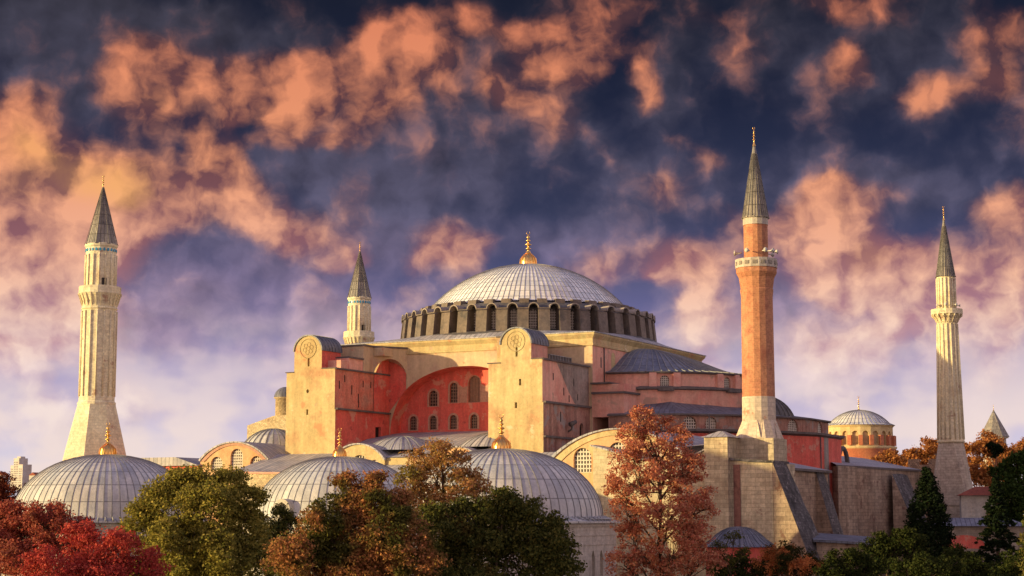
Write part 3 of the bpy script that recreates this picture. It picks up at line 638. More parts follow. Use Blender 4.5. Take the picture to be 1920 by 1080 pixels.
# --- east semidome and the stepped apse wall
sm = MB()
def semi_prof(a):
    w = math.sin(a)**2; out = []
    for r, za, zb in ((15.9, 34.85, 34.85), (14.5, 35.1, 35.05), (12.9, 35.8, 35.3), (11.0, 36.9, 35.75), (9.2, 37.85, 36.35), (7.2, 38.55, 37.15), (5.0, 38.95, 38.0), (2.5, 39.15, 38.8), (.02, 39.25, 39.2)):
        out.append((r, zb+(za-zb)*w))
    return out
A0, A1 = -PI/2, PI/2; NR = 44; vs = []; fs = []; uvs = []
for i_ in range(NR+1):
    a = A0+(A1-A0)*i_/NR; pp = semi_prof(a); l = 0
    for k, (r, z) in enumerate(pp): vs.append((20+r*math.cos(a), r*math.sin(a), z))
    sm.domeribs(pp, 1, 20, 0, ph=a, m=1, w=.1, h=.1, rmin=1.2)
for i_ in range(NR):
    for k in range(8):
        fs.append([i_*9+k, (i_+1)*9+k, (i_+1)*9+k+1, i_*9+k+1]); uvs.append([(i_*.62, k*1.9), ((i_+1)*.62, k*1.9), ((i_+1)*.62, k*1.9+1.9), (i_*.62, k*1.9+1.9)])
sm.add(vs, fs, 0, uvs, True)
sm.lathe([(15.9, 34.85), (15.9, 34.65), (15.4, 34.6)], 44, 20, 0, a0=A0, a1=A1, m=2)
semi = sm.build('east_semidome', [LEAD, SEAM, COPE], church)
dw = MB()
def seg_wall(mb, c, r, a0, a1, n, z0, z1, holes_at, w, h, zb, m, depth=.4, kind='round'):
    info = []
    for k in range(n):
        b0 = a0+(a1-a0)*k/n; b1 = a0+(a1-a0)*(k+1)/n
        P0 = Vector((c[0]+r*math.cos(b0), c[1]+r*math.sin(b0), 0)); P1 = Vector((c[0]+r*math.cos(b1), c[1]+r*math.sin(b1), 0))
        U = (P1-P0).normalized(); N_ = Vector((U.y, -U.x, 0)); ln = (P1-P0).length
        hs = []
        if k in holes_at: hs = [arch(ln/2, zb, w, h, kind)]; info.append((P0, U, N_, ln/2))
        mb.wall(P0, U, ZUP, N_, [(0, z0), (ln, z0), (ln, z1), (0, z1)], hs, depth, m)
    return info
inf = seg_wall(dw, (20, 0), 15.5, A0, A1, 15, 32.3, 34.75, (2, 5, 8, 11), 1.25, 1.75, 32.6, 0)
dw.lathe([(15.4, 32.9), (16.75, 32.65), (16.75, 32.4), (16.2, 32.3)], 30, 20, 0, a0=A0, a1=A1, m=1, smooth=False)
lw_ = MB(); seg_wall(lw_, (20, 0), 16.3, A0, A1, 15, 29.0, 32.4, (), 1, 1, 1, 0); lw_.build('semidome_lower_wall', [RED2], church)
for k in range(0, 16, 1):
    if k in (2, 3, 5, 6, 8, 9, 11, 12):
        a = A0+(A1-A0)*k/15; o = Vector((20+15.3*math.cos(a), 15.3*math.sin(a), 0)); N_ = Vector((math.cos(a), math.sin(a), 0)); U = Vector((-N_.y, N_.x, 0))
        dw.extr([(-.5, 32.7), (.5, 32.7), (.5, 34.7), (-.5, 34.7)], o, U, ZUP, N_, .6, 0)
ew = dw.build('semidome_wall', [RED2, COPE], church)
for (P0, U, N_, cxx) in inf:
    window(ew, P0, U, ZUP, N_, cxx, 32.6, 1.25, 1.75, 'round', 5, 6, .1)
    b = P0+U*cxx; MB().extr([(-1.1, 32.15), (1.1, 32.15), (1.1, 32.55), (-1.1, 32.55)], b, U, ZUP, N_, 1.6, 0).build('window_sill', COPE, ew)
# leads over the tower-side pier
pl = MB(); pl.box(19.9, 24.6, -20.05, -14.5, 28.5, 32.9, 0); pl.box(19.9, 22.8, -20.6, -15, 32.95, 33.15, 1); pl.box(20.0, 25.0, -20.5, -14.2, 31.6, 31.85, 1); pl.build('corner_pier', [RED2, COPE], church)
# gallery storey (polygonal) with a skirt roof
GP = [(22.4, -20.2), (27, -20.2), (31.5, -18.2), (37, -12.7), (41, -6.2), (43.4, .8), (43.4, 9.5), (39.5, 15.5), (33, 19), (22.4, 20)]
EZ = 28.75
gl = MB(); gwin = []
def poly_wall(mb, P, z0, z1, holes, m):
    for i in range(len(P)-1):
        P0 = Vector((*P[i], 0)); P1 = Vector((*P[i+1], 0)); U = (P1-P0).normalized(); N_ = Vector((U.y, -U.x, 0)); ln = (P1-P0).length
        hs = []
        for (e, t, w, h, zb) in holes:
            if e == i: hs.append(arch(ln*t, zb, w, h)); gwin.append((P0, U, N_, ln*t, zb, w, h))
        mb.wall(P0, U, ZUP, N_, [(0, z0), (ln, z0), (ln, z1), (0, z1)], hs, .4, m)
poly_wall(gl, GP, 26.0, EZ, [(1, .5, 1.7, 2.4, 26.1), (2, .22, 2.0, 2.35, 26.1), (2, .62, 1.6, 2.3, 26.1), (3, .6, 1.8, 1.9, 26.6), (4, .5, 2.3, 1.75, 26.75), (5, .55, 2.1, 1.75, 26.75)], 0)
gl.add([(22.4, -20.2, 24), (22.4, -14, 24), (22.4, -14, EZ), (22.4, -20.2, EZ)], [[0, 1, 2, 3]], 2)
gal = gl.build('apse_gallery', [PNK, ROOF, LEADK], church)
for (P0, U, N_, u, zb, w, h) in gwin: window(gal, P0, U, ZUP, N_, u, zb, w, h, 'round', 6, 6, .13, [GLS, GRIL])
def offs(P, d):
    out = []
    for i, p in enumerate(P):
        a = Vector(P[max(0, i-1)]); b = Vector(P[min(len(P)-1, i+1)]); t = (b-a).normalized(); out.append((p[0]+t.y*d, p[1]-t.x*d))
    return out
GE = offs(GP, .45)
sk = MB(); inner = []
for i, p in enumerate(GE):
    a = math.atan2(p[1], p[0]-20+.01); a = max(A0, min(A1, a)); inner.append((20+16.25*math.cos(a), 16.25*math.sin(a), 30.2+.5*math.exp(-((i-2)/.8)**2)))
# subdivide for a rolling, wavy lead skirt
NS = 8
def lerp(a, b, t): return tuple(a[k]+(b[k]-a[k])*t for k in range(3))
eo = []; ei = []
for i in range(len(GE)-1):
    for j in range(NS):
        t = j/NS; eo.append(lerp((*GE[i], EZ+.05), (*GE[i+1], EZ+.05), t)); ei.append(lerp(inner[i], inner[i+1], t))
eo.append((*GE[-1], EZ+.05)); ei.append(inner[-1]); mid = [lerp(a, b, .5) for a, b in zip(eo, ei)]; mid = [(a[0], a[1], a[2]-.15) for a in mid]
n = len(eo)
sk.add(eo+mid+ei, [[i, i+1, i+1+n, i+n] for i in range(n-1)]+[[i+n, i+1+n, i+1+2*n, i+2*n] for i in range(n-1)], 0)
sk.add(eo+[(a[0], a[1], a[2]-.22) for a in eo], [[i+n, i+1+n, i+1, i] for i in range(n-1)], 1)
sk.build('skirt_roof', [LEAD, COPE], gal)
ad = MB().lathe(cap_profile(4.4, 28.7, 31.9, 9), 30, 37.6, -2.0, m=0); ad.domeribs(cap_profile(4.4, 28.7, 31.9, 9), 30, 37.6, -2.0, m=0, w=.1, h=.1)
ad.build('apse_half_dome', LEADK, church)
# lower red storey of the east end
G2 = offs(GP, 1.0); lo = MB()
G2[5] = (44.6, .6); G2[6] = (44.6, 11.5)
poly_wall(lo, G2, 12, 26.4, [], 0)
G3 = offs(GP, 1.5); G3[5] = (45.0, .3); G3[6] = (45.0, 12.0)
lo.add([(*p, 26.45) for p in G3]+[(*p, 26.75) for p in G3]+[(*p, 26.85) for p in GP]+[(*p, 26.2) for p in G2], [[i+10*b, i+1+10*b, i+11+10*b, i+10+10*b] for b in (0, 1) for i in range(9)]+[[i+30, i+31, i+1, i] for i in range(9)], 1)
lo.add([(44.63, 3.2, 12), (44.63, 5.6, 12), (44.63, 5.4, 26.3), (44.63, 3.4, 26.3)], [[0, 1, 2, 3]], 2)
lo.build('east_lower_storey', [RED, COPE, mat('grey_render_strip', [(.30, .26, .23), (.36, .3, .26)], .5, .3)], church)

for (x_, y_, z0_, z1_) in ((44.75, 1.5, 14, 26.3), (35.2, -16.2, 20, 28.4), (20.1, -16.4, 33.3, 38.1)):
    MB().tube([(x_, y_, z0_), (x_, y_, z1_)], .09, 6).tube([(x_, y_, z1_), (x_-.2, y_+.1, z1_+.2)], .12, 6).build('downpipe', COPE, church)
# --- roofs over the south aisle, with low domes, and the arched gables
sa = MB()
sa.add([(-12, -17.2, 27.25), (12, -17.2, 27.25), (12, -26, 26.0), (-12, -26, 26.0), (-12, -37.2, 22.95), (12, -37.2, 22.95)], [[3, 2, 1, 0], [4, 5, 2, 3]], 0)
sa.add([(-12, -37, 10), (12, -37, 10), (12, -37, 22.9), (-12, -37, 22.9)], [[0, 1, 2, 3]], 1)
sa.add([(-12, -36.9, 19.9), (12, -36.9, 19.9), (12, -44, 18.9), (-12, -44, 18.9)], [[3, 2, 1, 0]], 0); sa.add([(-12, -37, 22.0), (12, -37, 22.0), (12, -42.5, 20.2), (-12, -42.5, 20.2)], [[3, 2, 1, 0]], 0)
sa.add([(-12, -42.5, 8), (12, -42.5, 8), (12, -42.5, 20.15), (-12, -42.5, 20.15)], [[0, 1, 2, 3]], 1)
sa.add([(12, -42.5, 8), (12, -37, 8), (12, -37, 22), (12, -42.5, 20.15)], [[0, 1, 2, 3]], 1)
aisle = sa.build('south_aisle', [ROOF, OCH], church)
for (x, y, z, r) in ((-3.2, -31.0, 26.0, 5.4), (11.0, -30.8, 26.2, 5.0)):
    p = cap_profile(r, z-2.0, z, 8); MB().lathe(p, 24, x, y, m=0).domeribs(p, 24, x, y, m=1, w=.08, h=.06, rmin=.3).build('low_lead_dome', [ROOF, SEAM], aisle)
def gable(parent, x0, x1, zs, za, yf, yb, wins, mwall, name='arched_gable', band=None, zb0=12, grille=6):
    """segmental-arched front wall at yf, vault roof running back to yb"""
    mb = MB(); cx = (x0+x1)/2; hw = (x1-x0)/2; h = za-zs; Rr = (hw*hw+h*h)/(2*h); zc = za-Rr; am = math.asin(hw/Rr)
    arcp = [(cx-Rr*math.sin(am*(1-2*i/24)), zc+Rr*math.cos(am*(1-2*i/24))) for i in range(25)]
    outer = [(x0, zb0), (x1, zb0)]+arcp[::-1]
    holes = [arch(*w) for w in wins]
    mb.wall((0, yf, 0), X, Z, S_, outer, holes, .45, 0)
    mb.add([(x1, yf, zb0), (x1, yb, zb0), (x1, yb, zs), (x1, yf, zs)], [[0, 1, 2, 3]], 0)
    g = mb.build(name, [mwall], parent)
    ro = MB(); a = [(p[0]+(p[0]-cx)*.035, p[1]+.16) for p in arcp]; b = [(p[0]*1.0, p[1]-.02) for p in arcp][::-1]
    ro.extr(a+b, (0, yf-.25, 0), X, Z, Y, yb-yf+.25, 0)
    ro.build('vault_roof', [ROOF], g)
    if band:
        bd = MB(); k1 = .97; k2 = .86
        o = [(cx+(p[0]-cx)*k1, zs+(p[1]-zs)*k1) for p in arcp]; i_ = [(cx+(p[0]-cx)*k2, zs+(p[1]-zs)*k2-.05) for p in arcp][::-1]
        bd.extr(o+i_, (0, yf-.12, 0), X, Z, Y, .12, 0); bd.build('brick_arch_band', band, g)
    for w in wins: window(g, (0, yf, 0), X, Z, S_, *w, nx=grille, ny=int(grille*w[3]/w[2]*.9), bw=.16, mats=[DARK, GRIL], depth=.45)
    return g
gable(church, -32.4, -20.9, 22.9, 25.4, -37, -22, [(-29.6, 21.6, 2.0, 1.9, 'round'), (-26.2, 21.8, 2.1, 2.75, 'round'), (-22.9, 21.9, 2.0, 1.6, 'round')], ORG, band=TRIM)
gable(church, -10.3, -2.0, 22.6, 24.75, -37.4, -27, [(-5.9, 20.6, 2.9, 2.75, 'round'), (-3.55, 20.6, 1.3, 2.1, 'round'), (-8.3, 20.6, 1.3, 2.1, 'round')], OCH, grille=7)
gable(church, 5.0, 12.5, 22.3, 24.1, -37.4, -27, [(8.9, 20.2, 2.6, 2.6, 'round')], ORG)
gable(church, 22.6, 42.6, 20.9, 25.75, -40, -20.3, [(27.9, 20.6, 2.4, 3.0, 'round'), (27.9, 16.4, 2.4, 2.6, 'round'), (32.6, 20.6, 2.4, 3.6, 'round'), (37.3, 20.6, 2.4, 3.0, 'round')], ORG, band=OCH)
ld = cap_profile(4.5, 25.2, 27.75, 9)
MB().lathe(ld, 26, -27.8, -26.2).domeribs(ld, 26, -27.8, -26.2, m=1, w=.1, h=.1, rmin=.3).build('low_lead_dome', [LEADD, SEAM], church)
# eastern low leads between gable and gallery
el_ = MB(); el_.add([(19.6, -20.3, 25.6), (44, -20.3, 25.6), (44, -39.5, 23.7), (19.6, -39.5, 22.0)], [[3, 2, 1, 0]], 0)
el_.add([(12, -33.9, 23.4), (22.7, -33.9, 23.4), (22.7, -41, 20.4), (12, -41, 20.4)], [[3, 2, 1, 0]], 0)
el_.add([(12, -41, 10), (22.7, -41, 10), (22.7, -41, 20.4), (12, -41, 20.4)], [[0, 1, 2, 3]], 1); el_.build('aisle_roof', [ROOF, RUBB], church)
# pale ashlar buttress block in front of the big gable, roofs falling to a valley
bb = MB(); bp_ = [(30.6, 0), (45.29, 0), (45.29, 23.0), (43.0, 21.95), (39.5, 21.3), (35.5, 22.35), (30.9, 23.6)]
bb.extr(bp_, (0, -43.3, 0), X, Z, Y, 3.25, 0)
bb.extr([(30.6, 23.62), (35.5, 22.37), (39.5, 21.32), (43.2, 21.97), (45.6, 23.12), (45.6, 23.3), (43.2, 22.15), (39.5, 21.5), (35.5, 22.55), (30.6, 23.82)], (0, -43.55, 0), X, Z, Y, 3.5, 1)
bb.build('ashlar_buttress_block', [LIME, ROOF], church)
# south-west wing in front of the left tower
wg = MB(); wg.add([(-21.6, -34, 23.8), (-11.9, -34, 23.75), (-11.9, -44.2, 21.0), (-21.6, -44.2, 21.2)], [[0, 3, 2, 1]], 0)
wg.add([(-21.4, -44, 8), (-12.1, -44, 8), (-12.1, -44, 20.9), (-21.4, -44, 21.1)], [[0, 1, 2, 3]], 1)
wg.add([(-12.1, -44, 8), (-12.1, -34, 8), (-12.1, -34, 23.6), (-12.1, -44, 20.9)], [[0, 1, 2, 3]], 2)
wg.add([(-21.6, -44.2, 21.2), (-11.9, -44.2, 21.0), (-11.9, -44.2, 20.75), (-21.6, -44.2, 20.95)], [[3, 2, 1, 0]], 2); wg.add([(-11.9, -44.2, 21.0), (-11.9, -34, 23.75), (-11.9, -34, 23.35), (-11.9, -44.2, 20.6)], [[3, 2, 1, 0]], 2)
wg.build('south_wing', [ROOF, RUBB, RED2], church)
# narthex ranges to the west
nx_ = MB(); nx_.box(-46, -32.5, -37.5, 20, 8, 22.3, 0)
nx_.extr([(-47, 22.3), (-32, 22.3), (-36, 23.5), (-42, 23.5)], (0, -38, 0), X, Z, Y, 58, 1)
nx_.build('narthex_range', [RED, ROOF], church)
nw = MB(); nw.extr([(-20, 26), (-47, 26), (-47, 29.6), (-42, 31.0), (-36, 31.3), (-20, 32)], (0, -6.5, 0), X, Z, Y, 5, 0)
q = at(535, 760, 275); nw.lathe([(1.6, 27), (1.6, 33.8), (1.85, 33.85), (1.85, 34.0)], 16, q.x, q.y, m=0); nw.lathe(cap_profile(1.85, 34.0, 35.7, 6), 16, q.x, q.y, m=1)
nw.build('stair_turret', [RUBB, LEAD], church)

# --- south-east corner: minaret pier, ashlar walls and raking buttresses
se = MB()
se.box(45.3, 48.15, -44.0, -39.9, 8, 24.35, 0)
se.prism([(45.0, -44.3), (48.45, -44.3), (48.45, -39.8), (45.0, -39.8)], 24.35, 25.1, 1, 1, .15)
se.box(47.2, 52.4, -40.3, -35.6, 8, 24.3, 0)
se.extr([(47.9, 0), (53.2, 0), (53.2, 21.35), (50.5, 21.45), (47.9, 21.75)], (0, -43.2, 0), X, Z, Y, 8, 0)
se.extr([(47.6, 21.78), (50.5, 21.48), (53.4, 21.36), (53.4, 21.62), (50.5, 21.75), (47.6, 22.05)], (0, -43.45, 0), X, Z, Y, 5.6, 2)
se.build('corner_pier_block', [mat('pale_pier_ashlar', [(.52, .42, .28), (.60, .50, .34), (.44, .33, .22)], .4, .35, brick=(1.15, .48, .028, .66, .15), fine=.25, grime=.4, patch=[((.22, .11, .08), .64, .6)]), ROOF, DSTN], church)
sp3 = MB(); sp3.box(48.55, 49.35, -43.3, -43.2, 8.5, 21.2, 0); sp3.build('dark_red_strip', mat('strip_dark_red', [(.20, .08, .06), (.28, .13, .10), (.15, .07, .055)], 1, .3), church)  # narrow dark red upright strip on the pier front
def raking(x0, x1, y0, y1, zt, zb, ms, name='raking_buttress', fan=0.0):
    """leaning buttress: masonry south side, dark weathered sloping face that widens downwards by fan"""
    mb = MB(); k = (x1-x0)/(zt-zb); xg = x1+k*zb; f2 = fan*zt/(zt-zb)
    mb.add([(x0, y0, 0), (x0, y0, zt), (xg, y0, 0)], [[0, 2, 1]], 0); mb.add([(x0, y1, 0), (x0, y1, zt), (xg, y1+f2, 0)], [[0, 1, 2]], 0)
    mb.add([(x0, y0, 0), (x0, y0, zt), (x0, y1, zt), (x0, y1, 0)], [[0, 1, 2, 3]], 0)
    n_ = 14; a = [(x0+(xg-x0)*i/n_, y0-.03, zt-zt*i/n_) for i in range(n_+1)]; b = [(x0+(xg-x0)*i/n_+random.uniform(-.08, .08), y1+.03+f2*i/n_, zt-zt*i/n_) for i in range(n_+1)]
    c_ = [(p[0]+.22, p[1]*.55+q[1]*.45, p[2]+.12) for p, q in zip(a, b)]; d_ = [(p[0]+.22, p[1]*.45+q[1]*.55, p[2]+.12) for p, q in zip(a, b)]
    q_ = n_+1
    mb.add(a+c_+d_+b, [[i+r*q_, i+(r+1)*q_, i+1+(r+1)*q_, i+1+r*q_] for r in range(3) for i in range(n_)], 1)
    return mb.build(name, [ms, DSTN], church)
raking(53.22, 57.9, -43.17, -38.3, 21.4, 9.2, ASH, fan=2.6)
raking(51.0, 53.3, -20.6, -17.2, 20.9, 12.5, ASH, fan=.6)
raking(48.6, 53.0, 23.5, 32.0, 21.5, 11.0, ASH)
w2 = MB(); w2.box(44, 50.99, -37.79, -15.6, 0, 20.8, 0)
w2.add([(44, -38.5, 22.6), (51.5, -38.5, 21.1), (51.5, -15.3, 21.1), (44, -15.3, 22.6)], [[0, 1, 2, 3]], 1); w2.add([(51.5, -38.5, 21.1), (51.5, -38.5, 20.8), (51.5, -15.3, 20.8), (51.5, -15.3, 21.1)], [[0, 1, 2, 3]], 2)
w2.add([(44, -15.3, 22.6), (51.5, -15.3, 21.1), (51.5, -15.3, 20.8), (44, -15.3, 20.8)], [[0, 1, 2, 3]], 2)
w2.extr([(0, 21.3), (1.8, 22.3), (2.2, 23.0), (1.9, 23.2), (1.2, 22.6), (0, 22.3)], (47.3, -33, 0), (.6, .8, 0), Z, (.8, -.6, 0), 2.0, 2)
w2.build('east_retaining_wall', [ASH, ROOF, COPE], church)
w3 = MB(); w3.extr([(46.0, 5.0), (48.9, 38), (40, 38), (40, 13)], (0, 0, 0), X, Y, Z, 22.3, 0)
w3.add([(45.9, 4.8, 22.45), (49.2, 38.2, 22.45), (40, 38.2, 24.4), (40, 12, 24.4)], [[0, 1, 2, 3]], 1); w3.add([(45.9, 4.8, 22.15), (49.2, 38.2, 22.15), (49.2, 38.2, 22.45), (45.9, 4.8, 22.45)], [[0, 1, 2, 3]], 2)
w3.tube([(44.0, 12.2+2.2*math.cos(PI*i/10)*-1+2, 22.6+2.5*math.sin(PI*i/10)) for i in range(11)], .35, 6, 2)
w3.build('north_east_wall', [ASH, ROOF, COPE], church)

# ================================================================== MINARETS
def minaret(label, loc, prof, sides, ph, mats, mfn, spire, sp_mat, spire_sides, fin, spire_ph=None, windows=None, flutes=0, base=None, extra=None):
    t = thing('minaret', label, 'minaret', (loc[0], loc[1], 0), 'slender minarets around the basilica')
    sh = MB(); sh.lathe(prof, sides, ph=ph, smooth=False, mfn=mfn)
    if base: base(sh)
    s = sh.build('shaft', mats, t)
    c = MB(); (r0, z0), (r1, z1) = spire
    pr = [(r0+.12, z0-.1), (r0, z0+.05)]+[(r0+(r1-r0)*k/7, z0+(z1-z0)*k/7) for k in range(1, 8)]
    sph = ph if spire_ph is None else spire_ph
    c.lathe(pr, spire_sides, ph=sph, smooth=False); c.domeribs(pr, spire_sides*(3 if spire_sides == 8 else 2), ph=sph, w=.05, h=.05, m=0, rmin=.12)
    sp = c.build('spire', [sp_mat], t)
    finial(t, 0, 0, z1-.15, fin, .22, plain=True)
    if flutes:
        for (za, zb, ra, rb) in flutes:
            f = MB()
            n = 16
            for k in range(n):
                a = ph+2*PI*k/n; f.tube([(ra*math.cos(a), ra*math.sin(a), za), (rb*math.cos(a), rb*math.sin(a), zb)], .13, 5)
            f.build('fluting', mats[0], t)
    return t
SPL = mat('spire_lead', [(.26, .235, .205), (.33, .30, .26), (.2, .185, .17)], .8, .25, seams=(.7, 1.6), rough=.55)
STN = mat('minaret_stone', [(.72, .62, .40), (.78, .70, .48), (.64, .52, .34)], .5, .12, brick=(.8, .42, .015, .72, .1), patch=[((.44, .27, .19), .62, .6)])
STG = mat('grey_minaret_stone', [(.46, .38, .30), (.54, .46, .36), (.38, .31, .25)], .5, .2, brick=(.8, .42, .02, .6, .14), patch=[((.30, .23, .19), .62, .6)])
octp = R(22.5)
def tiles(t, r, z, n, w, h):
    for k in range(n):
        a = 2*PI*(k+.5)/n; N_ = Vector((math.cos(a), math.sin(a), 0)); U = Vector((-N_.y, N_.x, 0))
        mb = MB(); mb.extr(arch(0, z, w, h, 'round', 5), N_*(r-.1), U, ZUP, N_, .16); mb.build('tile_panel', TURQ, t)
def minaret_west(label, loc, k, seed):
    pr = [(2.75*k, 31.8), (2.85*k, 31.9), (2.85*k, 32.2), (2.65*k, 32.4), (2.65*k, 33), (2.58*k, 33.1), (2.58*k, 46.2), (2.72*k, 46.3), (2.72*k, 46.45), (2.6*k, 46.6), (2.66*k, 47.4), (3.0*k, 48.2), (3.25*k, 48.6), (3.25*k, 48.75), (3.15*k, 48.8), (3.15*k, 49.7), (3.0*k, 49.75), (2.3*k, 49.7), (2.28*k, 55.7), (2.45*k, 55.9), (2.45*k, 56.2), (2.3*k, 56.3)]
    t = minaret(label, loc, pr, 16, R(11.25)+R(2), [STN], None, ((2.42*k, 56.25), (.12, 65.1)), SPL, 8, 2.0, spire_ph=R(22.5), base=lambda sh: sh.lathe([(7.4*k, 0), (7.2*k, 12), (4.75*k, 24.6), (2.95*k, 31.9), (2.4*k, 31.95)], 8, ph=R(22.5), smooth=False), flutes=[(33.1, 46.0, 2.62*k, 2.62*k), (49.8, 54.6, 2.32*k, 2.32*k)])
    tiles(t, 2.3*k, 55.05, 24, .3*k, .45)
    # corbels under the balcony
    c = MB()
    for j in range(24):
        a = 2*PI*j/24; N_ = Vector((math.cos(a), math.sin(a), 0)); U = Vector((-N_.y, N_.x, 0))
        c.extr([(2.6*k, 46.7), (2.75*k, 47.0), (3.05*k, 48.0), (3.28*k, 48.6), (2.6*k, 48.6)], -U*.07, N_, ZUP, U, .14)
    c.build('balcony_corbels', STN, t)
    a = R(-35); MB().box(2.25*k, 2.4*k, -.35, .35, 49.75, 50.9).build('balcony_door', DARK, t).rotation_euler = (0, 0, a)
    return t
minaret_west('thick pale stone minaret with flared base at the left edge of the building', (-57.6, -30.0), 1.0, 1)
minaret_west('pale stone minaret half hidden behind the left roof beside the main dome', (-58, 43), .92, 2)
# brick minaret
def base_brick(sh):
    sq = []; oc = []
    for i in range(16):
        a = R(11.25)+2*PI*i/16; c, s = math.cos(a), math.sin(a); k = 2.45/max(abs(c), abs(s)); sq.append((k*c, k*s, 24.3)); oc.append((1.98*c, 1.98*s, 26.5))
    sh.add(sq+oc, [[i, (i+1) % 16, (i+1) % 16+16, i+16] for i in range(16)], 1)
    for i in range(8):
        a = R(22.5)+2*PI*i/8; c, s = math.cos(a), math.sin(a); k = 2.5/max(abs(c), abs(s))
        for da in (-.16, .16):
            sh.add([(k*c*1.01, k*s*1.01, 24.4), (2.02*math.cos(a+da), 2.02*math.sin(a+da), 26.4), (2.3*math.cos(a+da*2.2), 2.3*math.sin(a+da*2.2), 24.4)], [[0, 1, 2]], 1)
prb = [(1.98, 24.0), (1.98, 26.4), (1.96, 29.2), (1.93, 29.22), (1.88, 41.0), (1.98, 41.9), (1.9, 42.0), (2.0, 42.6), (2.1, 43.3), (2.42, 43.9), (2.42, 44.4), (2.5, 44.45), (2.5, 45.5), (2.35, 45.55), (1.45, 45.5), (1.43, 49.6), (1.5, 49.65), (1.5, 50.4), (1.6, 50.6)]
brick_m = minaret('red brick minaret with white balcony and loudspeakers at the right corner', (49.85, -37.9), prb, 16, R(11.25-6), [BRK, BRKB, MARBP], lambda j: 1 if j < 3 else (2 if 11 <= j <= 13 or j >= 16 else 0), ((1.55, 50.55), (.1, 59.6)), SPL, 8, 2.1, spire_ph=R(-60), base=base_brick)
pn = MB()
for k in range(16):
    a = R(-6)+2*PI*k/16; N_ = Vector((math.cos(a), math.sin(a), 0)); U = Vector((-N_.y, N_.x, 0)); ap = 2.5*math.cos(PI/16)
    pn.extr([(-.28, 44.75), (.28, 44.75), (.28, 45.2), (-.28, 45.2)], N_*(ap-.02), U, ZUP, N_, .035, 0)
    for q in (-.14, 0, .14): pn.extr([(q-.03, 44.78), (q+.03, 44.78), (q+.03, 45.17), (q-.03, 45.17)], N_*(ap), U, ZUP, N_, .05, 1)
pn.build('balcony_fretwork', [COPE, MARBP], brick_m)
def horns(par, r, z, angs, s=1.0):
    for d in angs:
        a = R(d); N_ = Vector((math.cos(a), math.sin(a), 0)); mb = MB()
        b = N_*(r-.9*s)+ZUP*z
        mb.tube([N_*(r-1.2*s)+ZUP*(z+.05), b, b+N_*.3*s, b+N_*.55*s, b+N_*.62*s], [.05, .07*s, .1*s, .26*s, .3*s], 10)
        mb.build('horn_speaker', HORN, par)
horns(brick_m, 2.9, 46.35, (-170, -150, -95, -45, -20, 5, 60, 120), 1.0)
# north-east minaret
def ne_base(sh):
    a = 3.15*.92; sh.prism([(-a, -a), (a, -a), (a, a), (-a, a)], 0, 16.9, 1)
    sh.prism([(-a-.15, -a-.15), (a+.15, -a-.15), (a+.15, a+.15), (-a-.15, a+.15)], 16.9, 17.2, 1)
    top = 1.92; vs = [(-a, -a, 17.2), (a, -a, 17.2), (a, a, 17.2), (-a, a, 17.2)]+[(top*math.cos(R(22.5+45*k)), top*math.sin(R(22.5+45*k)), 26.6) for k in range(8)]
    # octagon corners: k=0 (22.5°) ... ; join square corners to octagon edges
    e = {0: 3, 1: 0, 2: 0}
    idx = lambda k: 4+(k % 8)
    sh.add(vs, [[1, 2, idx(0), idx(7)], [2, 3, idx(2), idx(1)], [3, 0, idx(4), idx(3)], [0, 1, idx(6), idx(5)], [2, idx(1), idx(0)], [3, idx(3), idx(2)], [0, idx(5), idx(4)], [1, idx(7), idx(6)]], 1)
prn = [(1.95, 26.5), (2.12, 26.65), (2.12, 26.8), (1.99, 26.9), (1.66, 37.3), (1.55, 45.2), (1.7, 45.3), (1.6, 45.4), (1.75, 45.8), (2.2, 46.4), (2.42, 46.5), (2.42, 47.3), (2.3, 47.32), (1.4, 47.3), (1.4, 52.4), (1.5, 52.5)]
ne = minaret('slim pale stone minaret standing alone at the far right', (54, 38), prn, 16, R(11.25), [STN, STG], None, ((1.46, 52.5), (.09, 61.8)), SPL, 16, 2.0, base=ne_base, flutes=[(27.0, 45.0, 1.99, 1.55), (47.4, 52.2, 1.42, 1.42)])
c = MB()
for j in range(16):
    a = 2*PI*j/16; N_ = Vector((math.cos(a), math.sin(a), 0)); U = Vector((-N_.y, N_.x, 0))
    c.extr([(1.5, 45.0), (1.75, 45.4), (2.0, 45.9), (2.38, 46.2), (2.38, 46.6), (1.5, 46.6)], -U*.1, N_, ZUP, U, .2)
c.build('balcony_corbels', STN, ne)
horns(ne, 2.3, 47.9, (-120, -80, -30, 20), .8)

